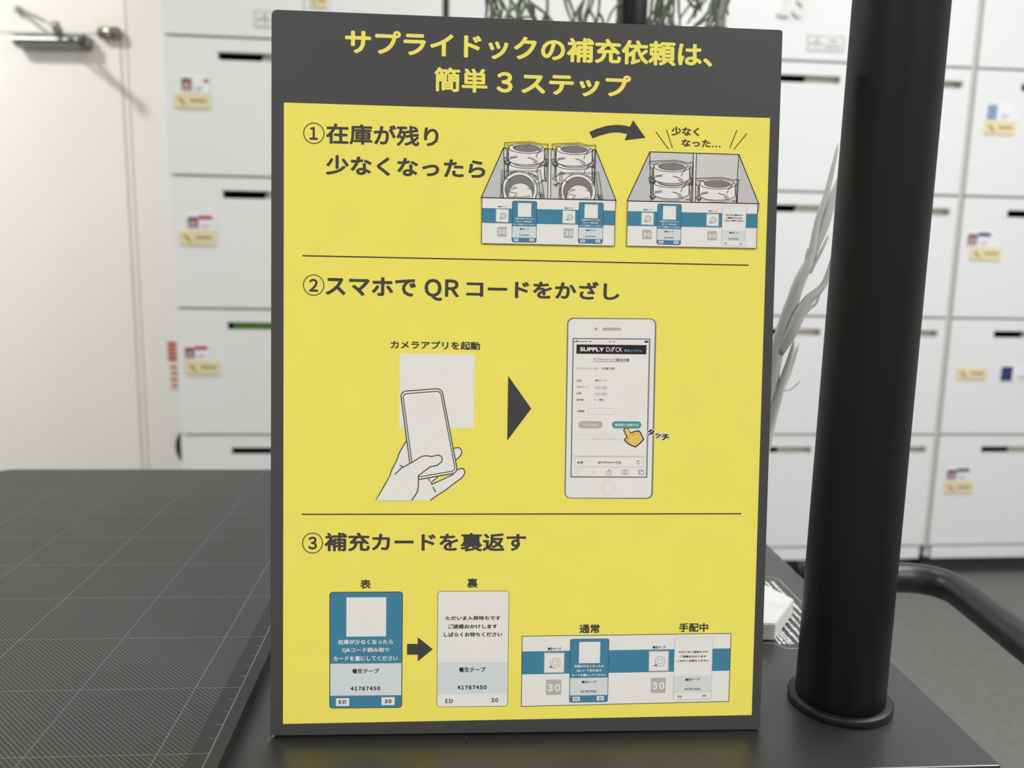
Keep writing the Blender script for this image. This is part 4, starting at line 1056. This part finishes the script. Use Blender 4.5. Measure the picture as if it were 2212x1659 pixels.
# ---------------------------------------------------------------- work table
TY = .073; TZ = CZ-.2042
tb = tag(empty('work_table', (.2025, .3135, 0), TY), 'black metal work table with a curved side handle, under the sign board', 'table')
bm = bmesh.new(); box(bm, -.66, 0, 0, .442, TZ-.018, TZ, bev=.0006); obj('table_top', bm, 'table_black', tb)
bm = bmesh.new(); box(bm, -.64, -.02, .02, .036, TZ-.06, TZ-.0185); box(bm, -.64, -.02, .406, .422, TZ-.06, TZ-.0185)
box(bm, -.64, -.624, .036, .406, TZ-.06, TZ-.0185); box(bm, -.036, -.02, .036, .406, TZ-.06, TZ-.0185)
obj('apron_frame', bm, 'rail_black', tb)
legp = None
for x in (-.64, -.045):
    for y in (.02, .397):
        if legp is None:
            bm = bmesh.new(); box(bm, 0, .025, 0, .025, 0, TZ-.0605); legp = obj('leg', bm, 'rail_black', tb); q = legp
        else:
            q = legp.copy(); COL.objects.link(q); q.parent = tb
        q.location = (x, y, 0)
def to_table(x, y, z):
    dx, dy = x-.2025, y-.3135; c, s = math.cos(TY), math.sin(TY)
    return (dx*c+dy*s, -dx*s+dy*c, z)
bm = bmesh.new()
tube(bm, sub([to_table(*p) for p in [(.190, .528, .79), (.2400, .5275, .79), (.2560, .5285, .79), (.2680, .5278, .79), (.2780, .5235, .79), (.2845, .515, .79), (.2868, .500, .79), (.2866, .4358, .79), (.2862, .30, .79), (.286, .22, .79), (.280, .205, .79), (.262, .2, .70), (.258, .215, .55), (.215, .33, .50), (.175, .36, .50)]], 5), .0098, 16)
obj('handle_rail', bm, 'rail_black', tb)
# printed notice on the table top under the ornament's foot
bm = bmesh.new()
def strip(bm, p, q, wd_, z):
    p = Vector(p); q = Vector(q); d_ = (q-p).normalized(); n_ = Vector((-d_.y, d_.x))*wd_/2
    bm.faces.new([bm.verts.new((*v, z)) for v in (p-n_, q-n_, q+n_, p+n_)])
oc = [(-.0505, .1045), (-.021, .1045), (-.0165, .108), (-.0165, .194), (-.021, .1985), (-.081, .1985), (-.0865, .194), (-.0865, .1045), (-.0535, .1045)]
oc = [(-.048, .1025), (-.0215, .1025), (-.0165, .107), (-.0165, .1945), (-.0215, .1995), (-.090, .1995), (-.095, .1945), (-.095, .115), (-.0895, .109), (-.054, .109)]
for a, b_ in zip(oc, oc[1:]+oc[:1]): strip(bm, a, b_, .0007, TZ+.00008)
ln = obj('printed_outline', bm, 'label_line', tb)
random.seed(4); bm = bmesh.new()
for k in range(10):
    s_ = -.0475+.0042*k if k < 8 else -.09+.005*k
    if s_ > -.019: continue
    t_ = .1075
    while t_ < .190:
        l_ = random.uniform(.0008, .0022); 
        strip(bm, (s_+random.uniform(-.0003, .0003), t_), (s_+random.uniform(-.0003, .0003), t_+l_), random.uniform(.0010, .0022), TZ+.00008)
        t_ += l_+random.uniform(.0002, .0006)
tag(obj('printed_small_text', bm, 'label_white', tb), kind='stuff')

# ---------------------------------------------------------------- cutting mat (lies on the table)
mt = tag(empty('cutting_mat', (.2025, .3135, 0), TY), 'dark grey cutting mat with a 5 cm grid, left of the sign board', 'cutting mat')
MZ = CZ-.1972
def rrect(x0, x1, y0, y1, r, n=6):
    out = []
    for cx_, cy_, a0 in ((x1-r, y1-r, 0), (x0+r, y1-r, PI/2), (x0+r, y0+r, PI), (x1-r, y0+r, 1.5*PI)):
        for k in range(n+1): out.append((cx_+r*math.cos(a0+PI/2*k/n), cy_+r*math.sin(a0+PI/2*k/n)))
    return out
bm = bmesh.new(); prism(bm, rrect(-.6125, -.3125, -.015, .435, .012), 'z', TZ+.0002, MZ)
obj('mat_sheet', bm, 'mat_grey', mt)
bm = bmesh.new(); z = MZ+.00004; bw = .00034
for k in range(6): strip(bm, (-.338-.05*k, -.010), (-.338-.05*k, .430), bw, z)
for k in range(9):
    t_ = .010+.05*k
    if t_ < .43: strip(bm, (-.607, t_), (-.318, t_), bw, z+.00001)
for a, b_ in (((-.318, -.010), (-.318, .430)), ((-.607, .430), (-.318, .430)), ((-.607, -.010), (-.607, .430))): strip(bm, a, b_, .0005, z+.00002)
for k in range(-1, 43): strip(bm, (-.3208, .010+.01*k), (-.318, .010+.01*k), bw, z+.00003)
for k in range(28): strip(bm, (-.328-.01*k, .2088), (-.328-.01*k, .2112), bw, z+.00003)
obj('printed_grid', bm, 'mat_line', mt)

# ---------------------------------------------------------------- black pole standing on the table
PX, PY = .1543, .3605
pole = tag(empty('support_pole', (PX, PY, TZ)), 'thick black round pole standing on the table right of the sign board', 'pole')
bm = bmesh.new()
prof = [(.0191, .0035), (.0196, .0045)]
for k in range(1, 13): prof.append((.0196-.0013*min(1, k/5.), .0045+.074*k))
lathe(bm, prof, seg=72); obj('pole_tube', bm, 'pole_black', pole)
bm = bmesh.new(); lathe(bm, [(.0225, .0002), (.0229, .0006), (.0229, .0032), (.0225, .0036), (.019, .0036)], seg=72); obj('flange', bm, 'flange_black', pole)
bm = bmesh.new(); lathe(bm, [(.0184, .893), (.0190, .895), (.0190, .905), (.017, .908)], seg=48); obj('end_cap', bm, 'flange_black', pole)

# ---------------------------------------------------------------- plant rack behind the table
rk = tag(empty('plant_rack', (.1343, 1.06, 0)), 'black upright pole behind the sign board carrying the hanging plants', 'plant stand')
bm = bmesh.new(); lathe(bm, [(.0184, .012), (.0184, 1.60), (.016, 1.603)], seg=40); obj('upright', bm, 'pole_black', rk)
bm = bmesh.new(); lathe(bm, [(.11, 0), (.11, .008), (.02, .012)], seg=48); obj('base_disc', bm, 'pole_black', rk)
bm = bmesh.new(); tube(bm, [(-.22, -.06, 1.62), (.20, -.06, 1.62)], .008, 12); tube(bm, [(0, 0, 1.60), (0, -.03, 1.615), (0, -.06, 1.62)], .010, 12); obj('crossbar', bm, 'pole_black', rk)
def plant(cx_, cy_, seed, lab, n, spread, zmin, xlim):
    random.seed(seed)
    e = tag(empty('hanging_plant', (cx_, cy_, 1.40)), lab, 'plant', 'hanging plants above the sign board')
    bm = bmesh.new(); lathe(bm, [(.030, -.01), (.034, -.008), (.046, .065), (.050, .07), (.047, .07), (.044, .062), (.0, .060)], seg=32)
    obj('pot', bm, 'pot_white', e)
    bm = bmesh.new()
    for a in (0, 2.1, 4.2): tube(bm, [(.047*math.cos(a), .047*math.sin(a), .066), (.004*math.cos(a), .004*math.sin(a), .20), (0, 0, .212)], .0012, 6)
    obj('hanger_wires', bm, 'rail_black', e)
    bm = bmesh.new(); lathe(bm, [(.0, .0585), (.0435, .0605), (.0, .062)], seg=24); obj('soil', bm, 'soil', e)
    bm = bmesh.new()
    def chain(p, d_, L_, r_, depth):
        pts = [p.copy()]; q = p.copy(); dd = d_.normalized()
        nseg = 6; low_ = zmin+random.uniform(-.012, .03)
        for k in range(nseg):
            dd = (dd + Vector((random.gauss(0, .22), random.gauss(0, .22), -.16))).normalized()
            q = q+dd*L_/nseg
            if abs(q.x) > xlim: dd.x *= -.6; q.x = math.copysign(xlim, q.x)
            if q.z < low_: q.z = low_+random.uniform(0, .006); dd.z = .05
            pts.append(q.copy())
        tube(bm, sub(pts, 3), [r_*(1-.35*k/(nseg*3)) for k in range(nseg*3+1)], 6)
        if depth > 0 and q.z > zmin+.01:
            for k in range(random.choice((2, 2, 3))):
                chain(q, dd+Vector((random.uniform(-.9, .9), random.uniform(-.7, .7), random.uniform(-.5, .35))), random.uniform(.035, .06), r_*.82, depth-1)
    for k in range(n):
        a = random.uniform(0, 2*PI); r1 = random.uniform(.02, .043)
        p = Vector((r1*math.cos(a), r1*math.sin(a), .062))
        over = Vector((.058*math.cos(a), .058*math.sin(a), .074))
        low = Vector((random.uniform(.052, spread)*math.cos(a), .058*math.sin(a), random.uniform(-.10, -.02)))
        tube(bm, sub([p, over, (over+low)/2+Vector((.012*math.cos(a), .006*math.sin(a), 0)), low], 4), .0021, 6)
        for j in range(2): chain(low, Vector((random.uniform(-.8, .8), random.uniform(-.5, .5), -1)), random.uniform(.045, .075), .0024, 2)
    tag(obj('foliage', bm, 'leaf_green', e, smooth=True), kind='stuff')
plant(.030, 1.0, 11, 'trailing green plant hanging left of the rear pole', 6, .075, -.185, .085)
plant(.189, 1.0, 5, 'trailing green plant hanging right of the rear pole', 6, .045, -.185, .038)

# ---------------------------------------------------------------- white branch ornament on its hexagonal foot
orn = tag(empty('branch_ornament', (.124, .4554, TZ)), 'white branch-shaped ornament on a white slab between sign board and pole', 'ornament')
bm = bmesh.new()
prism(bm, [(.0394*math.cos(math.radians(58-60+60*k+ -60)), .0394*math.sin(math.radians(58-60+60*k-60))) for k in range(6)], 'z', .0002, .0098)
bmesh.ops.bevel(bm, geom=list(bm.edges), offset=.0006, segments=2, affect='EDGES')
obj('foot_slab', bm, 'block_white', orn)
BR = {
 'trunk': [(.124, -.195, 3.6), (.128, -.165, 3.4), (.1335, -.120, 3.2), (.1394, -.0857, 3.1), (.141, -.0619, 3.14), (.1432, -.0481, 3.14), (.1464, -.0343, 2.93), (.1493, -.0238, 2.72), (.1522, -.0134, 2.51), (.1553, -.0062, 2.2), (.1569, 0, 1.57), (.1591, .0173, 1.36), (.1615, .0264, 1.26), (.1644, .0414, 1.05), (.1668, .0575, .42)],
 'branch.a': [(.1555, -.0070, 1.7), (.1569, -.0051, 1.78), (.1601, .0052, 1.89), (.1634, .0154, 2.2), (.1661, .0265, 2.09), (.1720, .0450, 1.3)],
 'branch.b': [(.1569, -.0100, .73), (.1624, .0022, .68), (.1655, .0104, .42)],
 'branch.c': [(.1540, -.0092, .73), (.1548, .003, .42)],
 'branch.d': [(.1430, -.0530, 2.09), (.148, -.0417, 2.62), (.1515, -.0321, 2.62), (.1561, -.0237, 2.2), (.1637, -.0153, 1.36), (.1673, -.0008, .84), (.1701, .0094, .52)],
 'branch.e': [(.1475, -.0460, .84), (.1566, -.0305, .79), (.1619, -.0252, .68), (.1639, -.0142, .37)],
 'branch.f': [(.1320, -.1350, 2.4), (.1408, -.09, 2.3), (.1448, -.0715, 1.89), (.1481, -.0586, 1.36), (.1506, -.0458, .63)],
 'branch.g': [(.1310, -.1400, 1.5), (.14, -.0944, 1.26), (.1432, -.0856, 1.26), (.1472, -.0747, 1.26), (.1516, -.0628, .94), (.1555, -.0476, .42)],
 'branch.h': [(.1480, -.0737, .47), (.1539, -.0724, .47), (.1581, -.0678, .21)],
 'branch.i': [(.1300, -.1500, 1.4), (.1412, -.1119, 1.15), (.1435, -.0976, 1.05), (.1462, -.0828, .63)],
}
for k, (nm, pts) in enumerate(BR.items()):
    yo = {'branch.a': .002, 'branch.d': -.004, 'branch.f': -.003, 'branch.g': .004, 'branch.i': .003, 'branch.h': .004}.get(nm, 0)
    P3 = [(p[0]*1.012-.124, (yo if i > 0 else yo*.3), p[1]*1.012+.2042+.000) for i, p in enumerate(pts)]
    if nm == 'trunk': P3[0] = (0, 0, .0095)
    sp_ = sub([(*p, ) for p in P3], 3); rr = []
    for i in range(len(pts)-1):
        for t_ in range(3): rr.append((pts[i][2]*(1-t_/3)+pts[i+1][2]*t_/3)*1.25/1000)
    rr.append(pts[-1][2]/1000)
    bm = bmesh.new(); tube(bm, sp_, rr, 10)
    obj(nm.split('.')[0], bm, 'branch_white', orn, smooth=True)

# ---------------------------------------------------------------- sign board
SW, SH = .2088, .29695
sg = empty('sign_board')
yaw, lean, rol = .06276, .10859, -.00329
wv = Vector((math.cos(yaw), math.sin(yaw), 0)); nv = Vector((-math.sin(yaw), math.cos(yaw), 0)); uv = nv*math.sin(lean)+Vector((0, 0, math.cos(lean)))
w2 = wv*math.cos(rol)+uv*math.sin(rol); u2 = -wv*math.sin(rol)+uv*math.cos(rol); n2 = w2.cross(u2)     # n2 points at the viewer
base = Vector((.00621, .32891, CZ-.2033))
sg.matrix_world = Matrix(((w2.x, u2.x, n2.x, base.x), (w2.y, u2.y, n2.y, base.y), (w2.z, u2.z, n2.z, base.z), (0, 0, 0, 1)))
tag(sg, 'yellow and dark grey Japanese instruction board leaning upright on the table', 'sign board')
bm = bmesh.new()
r_ = .0016
out = []
for cx_, cy_, a0, rr_ in ((SW/2-.0012, SH-.0012, 0, .0012), (-SW/2+.0022, SH-.0022, PI/2, .0022), (-SW/2+.001, .001, PI, .001), (SW/2-.001, .001, 1.5*PI, .001)):
    for k in range(5): out.append((cx_+rr_*math.cos(a0+PI/2*k/4), cy_+rr_*math.sin(a0+PI/2*k/4)))
fs = prism(bm, out, 'z', -.0048, 0)
for f in fs[2:]: f.material_index = 1
obj('board_panel', bm, ['board_dark', 'board_edge'], sg)
bm = bmesh.new()   # worn paper edges along the left side and bottom corners
for a in ((-SW/2-.0001, -SW/2+.00006, .0028, .0048), (-SW/2-.0001, -SW/2+.00006, .0009, .0020), (-SW/2-.0001, -SW/2+.00005, .0088, .0094), (-SW/2+.0006, -SW/2+.0016, -.00006, .00003)):
    box(bm, a[0], a[1], -.0006, .00002, a[2], a[3])
obj('worn_edge', bm, 'board_core', sg)
# folding card strut behind
bm = bmesh.new(); prism(bm, [(-.0052, .205), (-.0064, .207), (-.072, .0095), (-.0705, .0093)], 'x', -.035, .035)
for v in bm.verts: v.co = Vector((v.co.x, v.co.z, v.co.y))
obj('back_strut', bm, 'board_edge', sg)
PC = {'ink': rgb(66, 64, 63), 'yellow': rgb(245, 232, 102), 'paper': rgb(236, 234, 228), 'blue': rgb(66, 130, 160), 'pale': rgb(216, 222, 222),
      'black': rgb(34, 30, 34), 'boxgrey': rgb(198, 198, 197), 'boxback': rgb(212, 210, 206), 'grey': rgb(128, 127, 125), 'midgrey': rgb(182, 181, 180), 'linegrey': rgb(206, 203, 203),
      'white': rgb(246, 245, 243), 'cyan': rgb(120, 196, 220), 'darkgrey': rgb(92, 86, 92), 'link': rgb(78, 98, 168), 'teal': rgb(84, 152, 154),
      'skin': rgb(240, 198, 100), 'brown': rgb(150, 100, 40)}
for k_, c_ in PC.items(): mat('print_'+k_, c_, .55, .3, noise=(.015 if k_ in ('yellow', 'paper') else 0), nscale=60)
LAY = .00003
def ring_pts(cx_, cy_, rx, ry, n=40): return [(cx_+rx*math.cos(2*PI*k/n), cy_+ry*math.sin(2*PI*k/n)) for k in range(n)]
def quad_round(q, r_):
    Q = [Vector(p) for p in q]; n = 4; out = []
    for i in range(4):
        a, b_, c_ = Q[i-1], Q[i], Q[(i+1) % 4]
        e1 = (a-b_).normalized(); e2 = (c_-b_).normalized(); rr = min(r_, (a-b_).length*.499, (c_-b_).length*.499)
        cc = b_+e1*rr+e2*rr
        for k in range(n+2):
            t_ = k/(n+1)*PI/2
            out.append(tuple(cc-e2*rr*math.cos(t_)-e1*rr*math.sin(t_)))
    return out
class Art:
    def __init__(s): s.bm = bmesh.new(); s.cols = []
    def mi(s, c):
        if c not in s.cols: s.cols.append(c)
        return s.cols.index(c)
    def poly(s, c, l, pts):
        vs = [s.bm.verts.new((p[0]*SW/209.-SW/2, p[1]*SH/297., l*LAY)) for p in pts]
        if len(vs) > 4:
            es = [s.bm.edges.new((vs[i], vs[(i+1) % len(vs)])) for i in range(len(vs))]
            r = bmesh.ops.triangle_fill(s.bm, edges=es, use_beauty=True)
            fs = [g for g in r['geom'] if isinstance(g, bmesh.types.BMFace)]
        else: fs = [s.bm.faces.new(vs)]
        for f in fs: f.material_index = s.mi(c)
    def stroke(s, c, l, w_, pts, closed):
        P_ = [Vector(p) for p in pts]
        if closed: P_ = P_+[P_[0], P_[1]]
        n = len(P_); L_, R_ = [], []
        for i in range(n):
            a = (P_[i]-P_[i-1]).normalized() if i > 0 and (P_[i]-P_[i-1]).length > 1e-9 else None
            b_ = (P_[i+1]-P_[i]).normalized() if i < n-1 and (P_[i+1]-P_[i]).length > 1e-9 else None
            if a is None: a = b_
            if b_ is None: b_ = a
            if closed and i == 0: a = (P_[0]-P_[n-3]).normalized()
            if closed and i == n-1: b_ = (P_[2]-P_[1]).normalized() if n > 3 else b_
            m_ = Vector((-(a.y+b_.y), a.x+b_.x))
            if m_.length < .3: m_ = Vector((-a.y, a.x)); k_ = 1
            else:
                m_.normalize(); k_ = min(2.2, 1/max(.3, m_.dot(Vector((-a.y, a.x)))))
            L_.append(P_[i]+m_*w_/2*k_); R_.append(P_[i]-m_*w_/2*k_)
        if closed: L_, R_ = L_[:-1], R_[:-1]
        if closed: L_[-1] = L_[0]; R_[-1] = R_[0]
        for i in range(len(L_)-1):
            vs = [s.bm.verts.new((p.x*SW/209.-SW/2, p.y*SH/297., l*LAY)) for p in (L_[i], L_[i+1], R_[i+1], R_[i])]
            f = s.bm.faces.new(vs); f.material_index = s.mi(c)
    def text(s, c, l, t_, x0, y0, x1, y1, bold, ang):
        vs, fs, bb = text_fit(t_, bold)
        b_ = max(bold, 0)                    # heavier weights: the glyph struck several times around its outline
        small = (y1-y0) < 2.6
        nd = 0 if b_ < .004 else (16 if b_ > .06 else (4 if small else 8))
        offs = [(b_*math.cos(2*PI*k/nd+PI/4), b_*math.sin(2*PI*k/nd+PI/4)) for k in range(nd)] or [(0, 0)]
        if nd == 4: offs = [(x_*1.2, y_*.9) for x_, y_ in offs]
        bb = (bb[0]-b_, bb[1]-b_, bb[2]+b_, bb[3]+b_)
        sx_ = (x1-x0)/(bb[2]-bb[0]); sy_ = (y1-y0)/(bb[3]-bb[1]); ca, sa = math.cos(math.radians(ang)), math.sin(math.radians(ang))
        mx_, my_ = (x0+x1)/2, (y0+y1)/2
        for j, (ox, oy) in enumerate(offs):
            V = []
            for v in vs:
                x = x0+(v[0]+ox-bb[0])*sx_-mx_; y = y0+(v[1]+oy-bb[1])*sy_-my_
                x, y = mx_+x*ca-y*sa, my_+x*sa+y*ca
                V.append(s.bm.verts.new((x*SW/209.-SW/2, y*SH/297., l*LAY+j*1e-6)))
            for f in fs:
                try: s.bm.faces.new([V[i] for i in f]).material_index = s.mi(c)
                except ValueError: pass
    def build(s, name, lab):
        for f in s.bm.faces:
            if f.normal.z < 0: f.normal_flip()
        me = bpy.data.meshes.new(name)
        s.bm.normal_update(); 
        bad = [f for f in s.bm.faces if f.normal.z < 0]
        bmesh.ops.reverse_faces(s.bm, faces=bad)
        s.bm.to_mesh(me); s.bm.free()
        for c in s.cols: me.materials.append(MATS['print_'+c])
        o = bpy.data.objects.new(name, me); COL.objects.link(o); o.parent = sg
        if lab: o['label'] = lab
for name, lab, items in SHEET_ART:
    A = Art()
    for it in items:
        k_, c, l = it[0], it[1], it[2]
        if k_ == 'P': A.poly(c, l, it[3])
        elif k_ == 'L': A.stroke(c, l, it[3], it[4], it[5])
        elif k_ == 'E':
            pts = ring_pts(it[3], it[4], it[5], it[6])
            if it[7]: A.stroke(c, l, it[7], pts, 1)
            else: A.poly(c, l, pts)
        elif k_ == 'R':
            pts = quad_round(it[4], it[3])
            if it[5]: A.stroke(c, l, it[5], pts, 1)
            else: A.poly(c, l, pts)
        elif k_ == 'T': A.text(c, l, *it[3:])
    A.build(name, lab)
